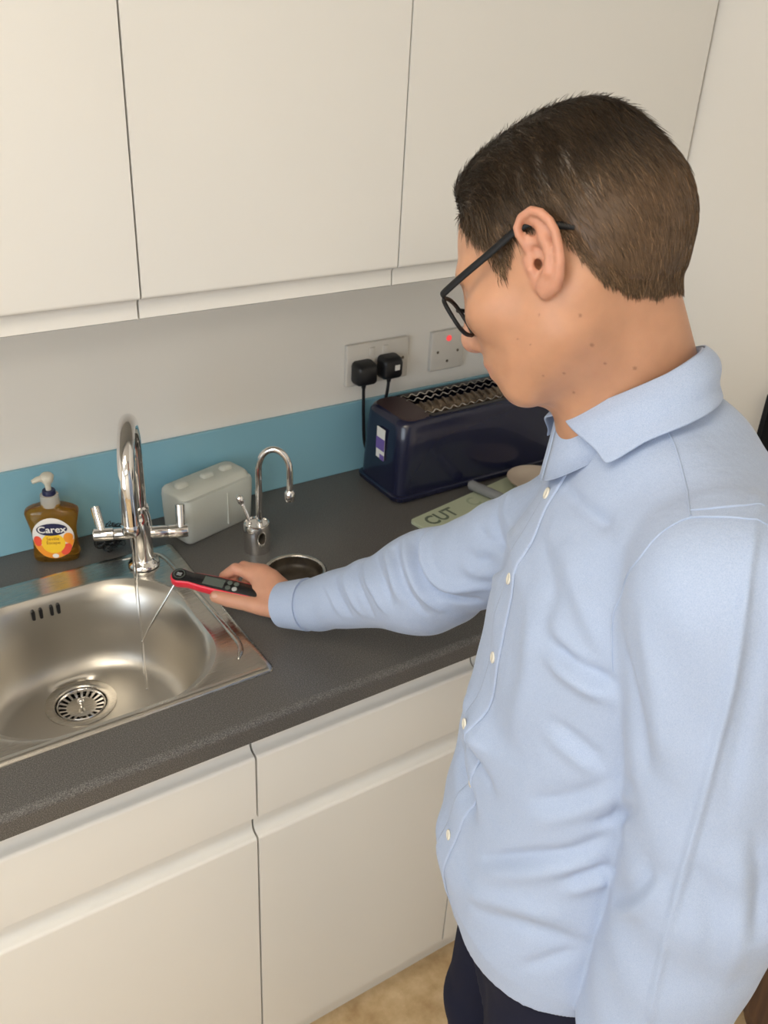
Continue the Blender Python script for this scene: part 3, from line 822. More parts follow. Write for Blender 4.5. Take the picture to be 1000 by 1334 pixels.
def np_mesh(name, V, Q):
    me = bpy.data.meshes.new(name)
    me.vertices.add(len(V)); me.vertices.foreach_set('co', np.asarray(V, F32).ravel())
    n = Q.shape[1]
    me.loops.add(len(Q) * n); me.loops.foreach_set('vertex_index', np.asarray(Q, np.int32).ravel())
    me.polygons.add(len(Q)); me.polygons.foreach_set('loop_start', np.arange(0, len(Q) * n, n, dtype=np.int32))
    me.update(calc_edges=True)
    me.validate()
    me.polygons.foreach_set('use_smooth', np.ones(len(me.polygons), bool))
    return me
def vcol(me, rgb, name='tint'):
    a = me.color_attributes.new(name, 'FLOAT_COLOR', 'POINT')
    c = np.ones((len(me.vertices), 4), F32); c[:, :3] = rgb
    a.data.foreach_set('color', c.ravel())

# ------------------------------------------------------------------ the man: frames and joints (metres, world)
HO = V3(0.146, -0.905, 1.591)                      # between the ears
HM = np.array([[-0.535, 0.622, -0.572], [-0.835, -0.494, 0.244], [-0.131, 0.608, 0.783]], F32)   # forward, left, up
HM = np.linalg.qr(HM.T)[0].T * np.sign(np.diag(np.linalg.qr(HM.T)[1]))[:, None]
HM = HM.astype(F32)
def to_head(P): return (P - HO) @ HM.T
def from_head(q): return np.asarray(q, F32) @ HM + HO
FW = V3(-0.882, 0.471, 0); LT = V3(0.471, 0.882, 0)  # torso forward and his right
SHL, ELL, WRL = (0.120, -1.150, 1.405), (0.156, -1.190, 1.120), (0.142, -1.182, 0.880)
SHR, ELR, WRR = (0.280, -0.850, 1.272), (0.232, -0.644, 1.080), (0.128, -0.435, 0.947)
NB = (0.200, -0.952, 1.462)                        # base of the neck

HELIX = [(-0.0029, 0.07, 0.004), (0.0016, 0.072, 0.0087), (0.0047, 0.074, 0.0133), (0.0055, 0.078, 0.0246), (0.0042, 0.079, 0.03), (-0.0024, 0.081, 0.0352), (-0.0119, 0.084, 0.0353), (-0.0187, 0.087, 0.0296), (-0.0228, 0.089, 0.0205), (-0.0237, 0.09, 0.0109), (-0.0213, 0.09, -0.0013), (-0.0183, 0.089, -0.0098), (-0.0115, 0.085, -0.0197), (-0.0048, 0.081, -0.0244), (0.0047, 0.076, -0.025), (0.0078, 0.071, -0.0157)]
def s_skull(q):
    """bare head without ears, head coordinates"""
    y = np.abs(q[:, 1]); a = np.stack([q[:, 0], y, q[:, 2]], 1)
    d = s_ell(q, (-0.025, 0, 0.031), (0.083, 0.0715, 0.081))
    d = smin(d, s_ell(q, (0.014, 0, 0.042), (0.056, 0.060, 0.054)), 0.03)
    d = smin(d, s_ell(q, (-0.045, 0, 0.0), (0.066, 0.060, 0.052)), 0.03)
    d = smin(d, s_ell(q, (0.040, 0, -0.018), (0.050, 0.058, 0.076)), 0.03)
    d = smin(d, s_cap(a, (0.006, 0.056, -0.010), (0.008, 0.048, -0.056), 0.014, 0.013), 0.03)
    d = smin(d, s_cap(a, (0.008, 0.048, -0.056), (0.064, 0.020, -0.083), 0.014, 0.018), 0.03)
    d = smin(d, s_ell(q, (0.022, 0, -0.040), (0.050, 0.059, 0.046)), 0.025)
    d = smin(d, s_ell(q, (0.072, 0, -0.081), (0.018, 0.022, 0.0165)), 0.016)
    d = smin(d, s_ell(q, (0.028, 0, -0.066), (0.052, 0.046, 0.026)), 0.02)
    d = smin(d, s_ell(a, (0.055, 0.042, -0.012), (0.028, 0.021, 0.020)), 0.022)
    d = smin(d, s_ell(q, (0.067, 0, -0.050), (0.026, 0.033, 0.030)), 0.016)
    d = smin(d, s_ell(a, (0.068, 0.026, 0.024), (0.012, 0.026, 0.010)), 0.014)
    return d
def s_face(q):
    y = np.abs(q[:, 1]); a = np.stack([q[:, 0], y, q[:, 2]], 1)
    d = s_skull(q)
    d = smax(d, -s_ell(a, (0.0925, 0.034, 0.006), (0.020, 0.018, 0.013)), 0.012)
    d = smin(d, s_ell(a, (0.0660, 0.033, 0.007), (0.0130, 0.0145, 0.0125)), 0.005)
    d = smin(d, s_cap(a, (0.0760, 0.020, 0.0045), (0.0720, 0.046, 0.0045), 0.0026, 0.0022), 0.004)
    d = smin(d, s_cap(q, (0.074, 0, 0.018), (0.0985, 0, -0.020), 0.0085, 0.0098), 0.014)
    d = smin(d, s_ell(q, (0.0985, 0, -0.0255), (0.0115, 0.0105, 0.0100)), 0.008)
    d = smin(d, s_ell(a, (0.0890, 0.0122, -0.0290), (0.0115, 0.0080, 0.0088)), 0.007)
    d = smax(d, -s_ell(a, (0.0925, 0.0085, -0.0380), (0.0068, 0.0042, 0.0060)), 0.003)
    d = smin(d, s_ell(q, (0.087, 0, -0.0505), (0.0100, 0.023, 0.0062)), 0.006)
    d = smin(d, s_ell(q, (0.086, 0, -0.0615), (0.0100, 0.021, 0.0068)), 0.006)
    d = smax(d, -s_cap(a, (0.094, 0.0, -0.0553), (0.080, 0.026, -0.0560), 0.0016, 0.0014), 0.003)
    return d
def s_ear(q, mirror=1.0):
    q = q * V3(1, mirror, 1)
    hx = s_poly(q, HELIX, [0.0026, 0.0030, 0.0032, 0.0033, 0.0034, 0.0035, 0.0036, 0.0036, 0.0036, 0.0036, 0.0038, 0.0040, 0.0046, 0.0054, 0.0060, 0.0050])
    # tilted back plate filling the outline
    n = V3(0.30, 0.95, -0.06); n = n / np.linalg.norm(n)
    e1 = V3(0.245, 0.0, -0.97); e1 = e1 - n * (e1 @ n); e1 = e1 / np.linalg.norm(e1); e2 = np.cross(n, e1)
    c = V3(-0.0070, 0.0785, 0.0050)
    l = np.stack([(q - c) @ e1, (q - c) @ e2, (q - c) @ n], 1)
    pl = s_ell(l, (0, 0, 0), (0.0300, 0.0155, 0.0030))
    d = smin(hx, pl, 0.003)
    d = smin(d, s_poly(q, [(-0.0068, 0.079, 0.0290), (-0.0112, 0.082, 0.0168), (-0.0130, 0.0845, 0.0067), (-0.0120, 0.0855, -0.0024), (-0.0062, 0.0835, -0.0129), (0.0018, 0.078, -0.0165)], [0.0030, 0.0040, 0.0048, 0.0050, 0.0050, 0.0040]), 0.004)
    d = smin(d, s_ell(q, (-0.001, 0.0765, -0.0195), (0.0085, 0.0050, 0.0085)), 0.004)
    d = smax(d, -s_ell(q, (-0.0010, 0.0820, 0.0030), (0.0058, 0.0105, 0.0100)), 0.004)
    d = smax(d, -s_ell(q, (-0.0035, 0.0830, 0.0215), (0.0055, 0.0060, 0.0085)), 0.004)
    d = smin(d, s_poly(q, [(0.0085, 0.072, 0.0045), (0.0078, 0.0755, -0.0037), (0.0078, 0.0735, -0.012)], [0.0036, 0.0040, 0.0036]), 0.003)
    # root joining it to the head
    d = smin(d, s_cap(q, (-0.002, 0.066, 0.016), (0.001, 0.066, -0.012), 0.0075, 0.0070), 0.006)
    return d
def s_neck(P):
    a = from_head([[-0.020, 0, -0.030]])[0]
    d = s_cap(P, a, NB, 0.051, 0.060)
    n = from_head([[-0.050, 0, -0.038], [-0.034, -0.045, -0.118]])
    d = smin(d, s_cap(P, n[0], n[1], 0.030, 0.030), 0.03)
    m0 = from_head([[-0.022, 0.056, -0.030]])[0]
    d = smin(d, s_cap(P, m0, (0.160, -0.950, 1.446), 0.012, 0.011), 0.03)
    return d
def s_headneck(P):
    q = to_head(P)
    d = smin(s_face(q), s_neck(P), 0.022)
    e = smin(s_ear(q), s_ear(q, -1.0), 0.001)
    d = smin(d, e, 0.0035)
    # ear canal
    d = smax(d, -s_ell(q, (0.0015, 0.071, -0.0030), (0.0034, 0.0080, 0.0052)), 0.002)
    return d

# hand and forearm joints
HAND = dict(
    thumb=[(0.116, -0.4330, 0.944), (0.098, -0.4120, 0.9415), (0.0770, -0.3895, 0.9425), (0.0560, -0.3725, 0.9450), (0.0420, -0.3600, 0.9475)],
    index=[(0.1060, -0.3600, 0.9700), (0.0860, -0.3380, 0.9730), (0.0720, -0.3255, 0.9560), (0.0740, -0.3290, 0.9440)],
    middle=[(0.1190, -0.3700, 0.9730), (0.1000, -0.3400, 0.9740), (0.0850, -0.3290, 0.9540), (0.0840, -0.3370, 0.9440)],
    ring=[(0.1270, -0.3850, 0.9680), (0.1160, -0.3540, 0.9660), (0.1020, -0.3440, 0.9470), (0.0980, -0.3520, 0.9400)],
    pinky=[(0.1320, -0.4020, 0.9600), (0.1290, -0.3760, 0.9560), (0.1180, -0.3640, 0.9410), (0.1130, -0.3690, 0.9360)])
HRAD = dict(thumb=[0.0165, 0.0150, 0.0130, 0.0118, 0.0098], index=[0.0108, 0.0094, 0.0082, 0.0072], middle=[0.0108, 0.0094, 0.0082, 0.0072], ring=[0.0104, 0.0088, 0.0078, 0.0070], pinky=[0.0096, 0.0080, 0.0070, 0.0062])
def s_hand(P):
    w = (0.1340, -0.4420, 0.9480)
    d = s_cap(P, WRR, w, 0.026, 0.026)
    for k, r in (('index', 0.0125), ('middle', 0.0125), ('ring', 0.0120), ('pinky', 0.0112)):
        m = HAND[k][0]
        d = smin(d, s_cap(P, (w[0] * 0.75 + m[0] * 0.25, w[1] * 0.75 + m[1] * 0.25, w[2] * 0.75 + m[2] * 0.25 - 0.004), m, 0.0165, r), 0.014)
    d = smin(d, s_cap(P, (0.110, -0.402, 0.950), (0.100, -0.385, 0.952), 0.014, 0.010), 0.014)
    f = None
    for k in HAND:
        e = s_poly(P, HAND[k], HRAD[k])
        f = e if f is None else smin(f, e, 0.0016)
    d = smin(d, f, 0.009)
    d = smin(d, s_cap(P, w, ELR, 0.0265, 0.038), 0.012)
    return d

# torso and sleeves under / of the shirt
TZ = np.array([0.7, 0.76, 0.82, 0.88, 0.95, 1.05, 1.15, 1.25, 1.32, 1.38, 1.42, 1.455, 1.49], F32)
TCX = np.array([0.215, 0.213, 0.208, 0.205, 0.205, 0.208, 0.212, 0.218, 0.224, 0.23, 0.232, 0.226, 0.214], F32)
TCY = np.array([-0.985, -0.985, -0.985, -0.985, -0.985, -0.987, -0.99, -0.995, -1.0, -1.0, -0.992, -0.978, -0.962], F32)
TA = np.array([0.172, 0.176, 0.178, 0.178, 0.176, 0.175, 0.18, 0.186, 0.182, 0.155, 0.12, 0.088, 0.066], F32)
TB = np.array([0.1, 0.11, 0.128, 0.139, 0.14, 0.134, 0.13, 0.13, 0.124, 0.108, 0.092, 0.074, 0.058], F32)
def s_torso(P, grow=0.0):
    x, y, z = P[:, 0], P[:, 1], P[:, 2]
    lat0 = (x - 0.22) * LT[0] + (y + 0.99) * LT[1]
    ze = z + 0.28 * lat0 * sstep(z, 1.0, 1.32)
    cx, cy, a, b = (np.interp(ze, TZ, t).astype(F32) for t in (TCX, TCY, TA, TB))
    l = (x - cx) * LT[0] + (y - cy) * LT[1]
    f = (x - cx) * FW[0] + (y - cy) * FW[1]
    e = 2.25
    k = (np.abs(l / (a + grow)) ** e + np.abs(f / (b + grow)) ** e) ** (1 / e)
    d = (k - 1) * np.minimum(a, b) * 0.92
    d = np.maximum(d, np.maximum(ze - 1.492, 0.66 - z))
    return d
def s_core(P):
    """body below the collar, kept inside the clothes"""
    d = s_torso(P, -0.016)
    d = smin(d, s_cap(P, SHL, ELL, 0.050, 0.042), 0.03)
    d = smin(d, s_cap(P, ELL, WRL, 0.042, 0.032), 0.01)
    d = smin(d, s_cap(P, SHR, ELR, 0.052, 0.042), 0.03)
    d = smin(d, s_cap(P, ELR, WRR, 0.040, 0.027), 0.01)
    return d

def shirt_parts(P):
    t = s_torso(P, 0.0)
    t = smin(t, s_cap(P, (0.230, -1.004, 1.418), (0.145, -1.118, 1.416), 0.062, 0.057), 0.03)
    t = smin(t, s_cap(P, (0.236, -0.97, 1.390), (0.283, -0.87, 1.282), 0.058, 0.060), 0.03)
    R = s_cap(P, SHR, ELR, 0.064, 0.060)
    R = smin(R, s_cap(P, ELR, (0.147, -0.470, 0.963), 0.060, 0.0395), 0.05)
    t = smin(t, R, 0.03)
    L = s_cap(P, SHL, ELL, 0.069, 0.078)
    L = smin(L, s_cap(P, ELL, WRL, 0.078, 0.068), 0.02)
    return t, L
def arm_join(P, t, L):
    kz = 0.0045 + 0.014 * sstep(P[:, 2], 1.24, 1.36)
    h = np.maximum(kz - np.abs(t - L), 0) / kz
    return np.minimum(t, L) - h * h * kz * 0.25
def s_shirt0(P):
    return arm_join(P, *shirt_parts(P))
def s_shirt(P):
    t, L = shirt_parts(P)
    lat = (P[:, 0] - 0.215) * LT[0] + (P[:, 1] + 0.985) * LT[1]
    hem = 0.800 - 0.30 * np.minimum(lat, 0)
    ax = np.array(WRL, F32) - np.array(ELL, F32); ax = ax / np.linalg.norm(ax)
    end = (P - np.array(WRL, F32)) @ ax - 0.012
    return arm_join(P, np.maximum(t, hem - P[:, 2]), np.maximum(L, end))

# ------------------------------------------------------------------ the man
FOLDS = [
    (9, 22, [(0.118, -0.885, 1.112), (0.088, -0.918, 1.116), (0.082, -0.945, 1.118), (0.083, -0.985, 1.115)]),
    (-9, 15, [(0.118, -0.885, 1.030), (0.086, -0.918, 1.030), (0.080, -0.945, 1.028), (0.082, -0.985, 1.020)]),
    (7, 30, [(0.118, -0.885, 0.930), (0.084, -0.915, 0.925), (0.078, -0.945, 0.920), (0.082, -0.990, 0.915)]),
    (-4, 9, [(0.1333,-0.9633,1.3995), (0.1133,-1.0115,1.4065), (0.1041,-1.0471,1.4108)]),
    (3, 14, [(0.0889,-0.9913,1.3211), (0.0764,-1.029,1.3153), (0.0713,-1.0593,1.3042), (0.071,-1.0812,1.2908)]),
    (-5, 8, [(0.0718,-1.0377,1.2977), (0.0701,-1.0621,1.2967), (0.073,-1.0867,1.298), (0.0774,-1.1018,1.2989)]),
    (4, 10, [(0.0694,-1.0364,1.2825), (0.0692,-1.0706,1.2839), (0.0763,-1.0998,1.2856)]),
    (-2.5, 8, [(0.0667,-1.0611,1.2263), (0.0709,-1.0844,1.2214), (0.0797,-1.1058,1.2133)]),
    (2, 9, [(0.0658,-1.0557,1.2078), (0.0701,-1.0821,1.2044), (0.0771,-1.1005,1.1981)]),
    (-3, 9, [(0.0636,-1.0583,1.1277), (0.0763,-1.0984,1.1675), (0.0737,-1.1453,1.2238)]),
    (3, 11, [(0.0622,-1.0539,1.1018), (0.0777,-1.101,1.1497), (0.0765,-1.1452,1.2063)]),
    (-4, 7, [(0.0859,-1.1132,1.137), (0.0954,-1.1247,1.1544), (0.0731,-1.1536,1.2067)]),
    (-4.5, 8, [(0.0562,-1.009,1.0035), (0.0623,-1.0621,1.0585), (0.0786,-1.1017,1.0953), (0.09,-1.1376,1.1387)]),
    (4, 12, [(0.0546,-1.0005,0.9718), (0.0623,-1.0656,1.0402), (0.0842,-1.1094,1.0809)]),
    (-3.5, 7, [(0.0774,-1.0991,1.0549), (0.0888,-1.1146,1.0728), (0.1006,-1.1269,1.0868)]),
    (3, 9, [(0.0784,-1.1013,1.0391), (0.091,-1.1163,1.0559), (0.1018,-1.1268,1.069)]),
    (-3, 12, [(0.0514,-1.0136,0.9316), (0.0557,-1.0586,0.9602), (0.0702,-1.0928,0.973), (0.0996,-1.1257,0.9744)]),
    (3.5, 14, [(0.0541,-0.9928,0.9393), (0.0551,-1.0497,0.9793), (0.073,-1.0952,1.002)]),
    (-2.5, 8, [(0.0626,-1.0817,0.911), (0.0743,-1.101,0.9386), (0.0906,-1.1185,0.9602)]),
    (3, 16, [(0.1478,-0.8915,1.3081), (0.0897,-0.9825,1.307), (0.0723,-1.0112,1.2621), (0.068,-1.0099,1.1793)]),
    (-2.5, 12, [(0.1164,-0.9592,1.3531), (0.0872,-1.0053,1.3382), (0.0739,-1.0255,1.2972)]),
    (2.5, 12, [(0.0983,-1.0069,1.3679), (0.0786,-1.056,1.3478), (0.0764,-1.087,1.3212)]),
    (-3, 10, [(0.0906,-0.9272,1.0752), (0.0748,-0.963,1.0855), (0.0651,-0.9943,1.0854)]),
    (3, 12, [(0.1237,-0.8718,1.0433), (0.084,-0.9472,1.1112), (0.0659,-1.0081,1.1391)]),
    (3.2, 3.6, [(0.1491,-1.1391,1.4728), (0.0988,-1.1753,1.4656), (0.0782,-1.1936,1.4383), (0.075,-1.2046,1.3706), (0.075,-1.2073,1.3074), (0.0759,-1.209,1.2399), (0.0777,-1.2102,1.16), (0.0807,-1.2123,1.071), (0.0831,-1.2171,0.9871)]),
    (-2, 8, [(0.0927,-1.1958,1.4488), (0.0844,-1.2097,1.402), (0.0855,-1.2169,1.3292), (0.0867,-1.2231,1.2556)]),
    (-3, 10, [(0.0714,-1.1115,1.3475), (0.0629,-1.1411,1.3104), (0.0651,-1.1598,1.2598)]),
    (3, 12, [(0.0526,-1.1363,1.3997), (0.0566,-1.1619,1.344), (0.0638,-1.179,1.2769)]),
    (-2.5, 9, [(0.0783,-1.2122,1.1982), (0.0895,-1.2331,1.1586), (0.0972,-1.2467,1.1011)]),
    (2.5, 9, [(0.0989,-1.237,1.2112), (0.1065,-1.2504,1.1572), (0.115,-1.2542,1.0659)]),
    (-3, 8, [(0.1083,-1.2408,1.2352), (0.1195,-1.2516,1.1869), (0.1181,-1.2618,1.1386)]),
    (-3, 8, [(0.0896,-1.1461,1.0721), (0.0736,-1.1766,1.1262), (0.0733,-1.1848,1.1639)]),
    (2.5, 8, [(0.0859,-1.1526,1.0605), (0.0732,-1.1842,1.1149), (0.0739,-1.1949,1.1553)]),
    (6, 8, [(0.2204,-0.6617,1.1745), (0.1984,-0.6782,1.1663), (0.1871,-0.7026,1.1531), (0.1909,-0.7365,1.1437), (0.2085,-0.7883,1.1642)]),
    (-6, 7, [(0.2165,-0.6425,1.162), (0.1934,-0.664,1.1554), (0.1822,-0.6922,1.1405), (0.1896,-0.7249,1.122), (0.2139,-0.7711,1.1337)]),
    (4, 7, [(0.2047,-0.625,1.1477), (0.1828,-0.665,1.1425), (0.1787,-0.6998,1.1188), (0.1948,-0.7241,1.0994)]),
    (-4, 6, [(0.1921,-0.6226,1.138), (0.1728,-0.6617,1.1259), (0.1718,-0.687,1.1051), (0.1841,-0.7067,1.085)]),
    (4, 7, [(0.1885,-0.6066,1.1254), (0.1697,-0.6489,1.1196), (0.1661,-0.6751,1.0937)]),
    (-4, 6, [(0.1828,-0.5899,1.108), (0.1629,-0.6366,1.1024), (0.1616,-0.6612,1.0805)]),
    (3.5, 6, [(0.1816,-0.5674,1.0882), (0.1577,-0.6216,1.0828), (0.1599,-0.6506,1.062)]),
    (-3.5, 6, [(0.1725,-0.5542,1.0733), (0.1546,-0.6002,1.0647), (0.1585,-0.6239,1.0393)]),
    (3, 6, [(0.1615,-0.5437,1.0604), (0.1493,-0.5814,1.0487), (0.1544,-0.6031,1.0277)]),
    (-3, 5, [(0.1527,-0.5291,1.0468), (0.1422,-0.5646,1.0343), (0.1478,-0.5838,1.0151)]),
    (2.5, 5, [(0.1458,-0.5193,1.0366), (0.1379,-0.5508,1.0274), (0.1426,-0.5697,1.0067)]),
    (-3, 8, [(0.1986,-0.7617,1.2029), (0.2019,-0.7922,1.208), (0.1418,-0.8867,1.2717)]),
    (3, 8, [(0.1962,-0.763,1.1846), (0.2034,-0.7935,1.1887), (0.1344,-0.8932,1.2645)]),
    (-3, 7, [(0.2093,-0.7682,1.2355), (0.205,-0.8023,1.2359), (0.1501,-0.8808,1.283)]),
    (-3, 7, [(0.2391,-0.7623,1.2667), (0.2098,-0.798,1.2509), (0.2001,-0.8223,1.2358)]),
    (3, 8, [(0.2449,-0.7779,1.2831), (0.2107,-0.8157,1.2701), (0.1298,-0.9131,1.3069)]),
]
man = thing('person', 'man in pale blue shirt and dark trousers holding a thermometer under the tap', 'person', (0.215, -0.985, 0.0))
MAN_INV = Matrix.Translation((-0.215, 0.985, 0.0))
def man_part(name, me, m, parent=None):
    o = link(name, me, m, None)
    if parent is None:
        o.parent = man
        o.matrix_parent_inverse = MAN_INV
    else:
        o.parent = parent
    return o
def man_bm(name, bm, m, parent=None, angle=60):
    bmesh.ops.recalc_face_normals(bm, faces=bm.faces[:])
    me = bpy.data.meshes.new(name); bm.to_mesh(me); bm.free()
    for p in me.polygons: p.use_smooth = True
    me.set_sharp_from_angle(angle=math.radians(angle))
    return man_part(name, me, m, parent)

# ---- materials of the man
M['skin'] = mat('skin', (0.62, 0.36, 0.25), 0.46, sss=0.22)
_m = M['skin']
_a = nd(_m, 'ShaderNodeAttribute', attribute_name='tint')
_tc = nd(_m, 'ShaderNodeTexCoord'); _n = nd(_m, 'ShaderNodeTexNoise', Scale=55.0, Detail=5)
lk(_m, _tc, 'Object', _n, 'Vector')
_mr = nd(_m, 'ShaderNodeMapRange'); _mr.inputs['To Min'].default_value = 0.86; _mr.inputs['To Max'].default_value = 1.14
lk(_m, _n, 'Fac', _mr, 'Value')
_mx = nd(_m, 'ShaderNodeVectorMath', operation='SCALE')
lk(_m, _a, 'Color', _mx, 0); lk(_m, _mr, 'Result', _mx, 'Scale'); lk(_m, _mx, 'Vector', bsdf(_m), 'Base Color')
_n2 = nd(_m, 'ShaderNodeTexNoise', Scale=900.0, Detail=2); lk(_m, _tc, 'Object', _n2, 'Vector')
_b = nd(_m, 'ShaderNodeBump', Strength=0.18, Distance=0.0005); lk(_m, _n2, 'Fac', _b, 'Height'); lk(_m, _b, 'Normal', bsdf(_m), 'Normal')
M['shirt'] = mat('pale_blue_oxford', (0.40, 0.52, 0.74), 0.85, sheen=0.15, spec=0.2)
_m = M['shirt']
_tc = nd(_m, 'ShaderNodeTexCoord')
_w = nd(_m, 'ShaderNodeTexNoise', Scale=1500.0, Detail=1); lk(_m, _tc, 'Object', _w, 'Vector')
_r3 = ramp(_m, [(0.35, (0.330, 0.408, 0.580)), (0.65, (0.415, 0.492, 0.648))]); lk(_m, _w, 'Fac', _r3, 'Fac'); lk(_m, _r3, 'Color', bsdf(_m), 'Base Color')
_n2 = nd(_m, 'ShaderNodeTexNoise', Scale=42.0, Detail=5, Roughness=0.55); lk(_m, _tc, 'Object', _n2, 'Vector')
_ad = nd(_m, 'ShaderNodeMath', operation='MULTIPLY_ADD'); _ad.inputs[1].default_value = 0.05
lk(_m, _w, 'Fac', _ad, 0); lk(_m, _n2, 'Fac', _ad, 2)
_b = nd(_m, 'ShaderNodeBump', Strength=0.35, Distance=0.004); lk(_m, _ad, 'Value', _b, 'Height'); lk(_m, _b, 'Normal', bsdf(_m), 'Normal')
M['stitch'] = mat('shirt_seam', (0.37, 0.45, 0.61), 0.9)
M['button'] = mat('cream_button', (0.74, 0.70, 0.60), 0.25, coat=0.4)
M['trouser'] = mat('navy_trousers', (0.011, 0.013, 0.030), 0.9, spec=0.2)
add_bump(M['trouser'], 600, 0.2, 0.001)
M['shoe'] = mat('black_leather', (0.012, 0.011, 0.010), 0.35)

# ---- body: head, neck, hands and the trunk inside the clothes
H1 = 0.0014 if FINE else 0.003
V1, Q1 = sdf_mesh(s_headneck, (-0.02, -1.06, 1.41), (0.34, -0.72, 1.76), H1)
V2, Q2 = sdf_mesh(s_hand, (0.0, -0.70, 0.88), (0.30, -0.28, 1.15), H1)
LAX = np.array(WRL, F32) - np.array(ELL, F32); LAX = LAX / np.linalg.norm(LAX)
def s_lefthand(P):
    w = np.array(WRL, F32); a = LAX; s_ = -FW * 1.0 - LT * 0.2; s_ = s_ - a * (s_ @ a); s_ = s_ / np.linalg.norm(s_); n_ = np.cross(a, s_)
    d = s_cap(P, w - a * 0.06, w + a * 0.02, 0.029, 0.025)
    for k in range(4):
        off = (k - 1.5) * 0.019
        L0 = 0.085 - abs(k - 1) * 0.004
        m = w + a * L0 + n_ * off
        d = smin(d, s_cap(P, w + a * 0.02 + n_ * off * 0.5, m, 0.015, 0.011), 0.012)
        ln = (0.034, 0.042, 0.039, 0.030)[k]
        p1 = m + a * ln + s_ * 0.006; p2 = p1 + a * ln * 0.7 + s_ * 0.014; p3 = p2 + a * ln * 0.4 + s_ * 0.014
        d = smin(d, s_poly(P, [m, p1, p2, p3], [0.0098, 0.0088, 0.0078, 0.0066]), 0.003)
    t0 = w + a * 0.025 - n_ * 0.02
    d = smin(d, s_poly(P, [t0, t0 + a * 0.032 - n_ * 0.022 + s_ * 0.01, t0 + a * 0.062 - n_ * 0.028 + s_ * 0.018, t0 + a * 0.086 - n_ * 0.026 + s_ * 0.024], [0.014, 0.011, 0.0098, 0.0078]), 0.008)
    return d
V4, Q4 = sdf_mesh(s_lefthand, (-0.08, -1.36, 0.58), (0.36, -1.02, 0.98), 0.003)
Vc, Qc = sdf_mesh(s_core, (-0.1, -1.4, 0.6), (0.5, -0.4, 1.6), 0.008)
def join(parts):
    V = np.concatenate([p[0] for p in parts]); off = 0; Q = []
    for v, q in parts:
        Q.append(q + off); off += len(v)
    return V, np.concatenate(Q)
Vb, Qb = join([(V1, Q1), (V2, Q2), (V4, Q4), (Vc, Qc)])
body_me = np_mesh('body', Vb, Qb)
co = np.zeros(len(body_me.vertices) * 3, F32); body_me.vertices.foreach_get('co', co); co = co.reshape(-1, 3)
q = to_head(co)
HLX = np.array([-0.14, -0.081, -0.067, -0.052, -0.043, -0.033, -0.027, -0.018, 0.006, 0.0144, 0.029, 0.0360, 0.0395, 0.046, 0.053, 0.060, 0.066, 0.074, 0.10], F32)
HLZ = np.array([-0.066, -0.062, -0.058, -0.054, -0.046, -0.030, -0.008, 0.016, 0.031, 0.0230, 0.002, -0.004, 0.012, 0.044, 0.063, 0.079, 0.092, 0.104, 0.13], F32)
def hair_g(q):
    """signed distance to the hairline in the side view, positive where hair grows"""
    pt = np.stack([HLX, HLZ], 1)
    x, z = q[:, 0], q[:, 2]
    best = np.full(len(q), 9.0, F32)
    for a, b in zip(pt[:-1], pt[1:]):
        ab = b - a
        t = np.clip(((x - a[0]) * ab[0] + (z - a[1]) * ab[1]) / (ab @ ab), 0, 1)
        best = np.minimum(best, np.hypot(x - a[0] - t * ab[0], z - a[1] - t * ab[1]))
    wav = 0.0022 * np.sin(x * 310) * np.sin(x * 137 + 1.0) * sstep(-x, 0.03, 0.05)
    return np.where(z > np.interp(x, HLX, HLZ), best, -best) + wav
isH = co[:, 2] > 1.40
skin = np.tile(V3(0.475, 0.248, 0.148), (len(co), 1))
def blend(c, w):
    global skin
    skin = skin * (1 - w[:, None]) + V3(*c) * w[:, None]
hd = isH.astype(F32)
# pinker ear and nose, lips, scalp under the hair
ear_w = np.exp(-np.maximum(s_ear(q), 0) / 0.002) * sstep(q[:, 1], 0.068, 0.075)
blend((0.53, 0.25, 0.17), 0.7 * hd * ear_w)
blend((0.57, 0.27, 0.21), 0.6 * hd * np.exp(-((q - V3(0.096, 0, -0.025)) ** 2).sum(1) / 0.018 ** 2))
blend((0.52, 0.22, 0.19), 0.8 * hd * np.exp(-(((q - V3(0.090, 0, -0.0555)) / V3(0.014, 0.024, 0.009)) ** 2).sum(1) ** 2))
gg = hair_g(q)
blend((0.20, 0.125, 0.075), 0.85 * hd * sstep(gg, -0.004, 0.010) * (1 - ear_w))
blend((0.14, 0.085, 0.055), 0.8 * hd * np.exp(-(((q * V3(1, 1, 1) - V3(0.078, 0, 0.0245)) / V3(0.014, 1, 0.0038)) ** 2)[:, [0, 2]].sum(1)) * sstep(np.abs(q[:, 1]), 0.010, 0.016) * (1 - sstep(np.abs(q[:, 1]), 0.044, 0.052)))
for (mx_, mz_, r_) in [(0.0178, -0.0382, 0.0013), (-0.0113, -0.053, 0.0018), (-0.0074, -0.0773, 0.0020), (-0.0072, -0.0946, 0.0015), (-0.0246, -0.1079, 0.0022), (0.0241, -0.0883, 0.0014), (0.04, -0.0831, 0.0013), (0.0282, -0.1056, 0.0016), (0.0445, -0.0472, 0.0011), (0.036, -0.056, 0.0011), (-0.0738, -0.0681, 0.0012)]:
    dd = (q[:, 0] - mx_) ** 2 + (q[:, 2] - mz_) ** 2
    blend((0.22, 0.10, 0.06), 0.75 * hd * np.exp(-(dd / (r_ * 0.75) ** 2) ** 2) * (q[:, 1] > 0.0))
# hand: pinker knuckles and finger tips
hn = (co[:, 1] > -0.47) & (co[:, 2] < 1.1)
blend((0.55, 0.28, 0.185), 0.8 * hn.astype(F32))
for k in HAND:
    for i_ in (0, 1, 3):
        c_ = V3(*HAND[k][i_])
        blend((0.57, 0.255, 0.19), 0.45 * hn * np.exp(-((co - c_) ** 2).sum(1) / 0.011 ** 2))
vcol(body_me, skin)
body = man_part('body', body_me, M['skin'])
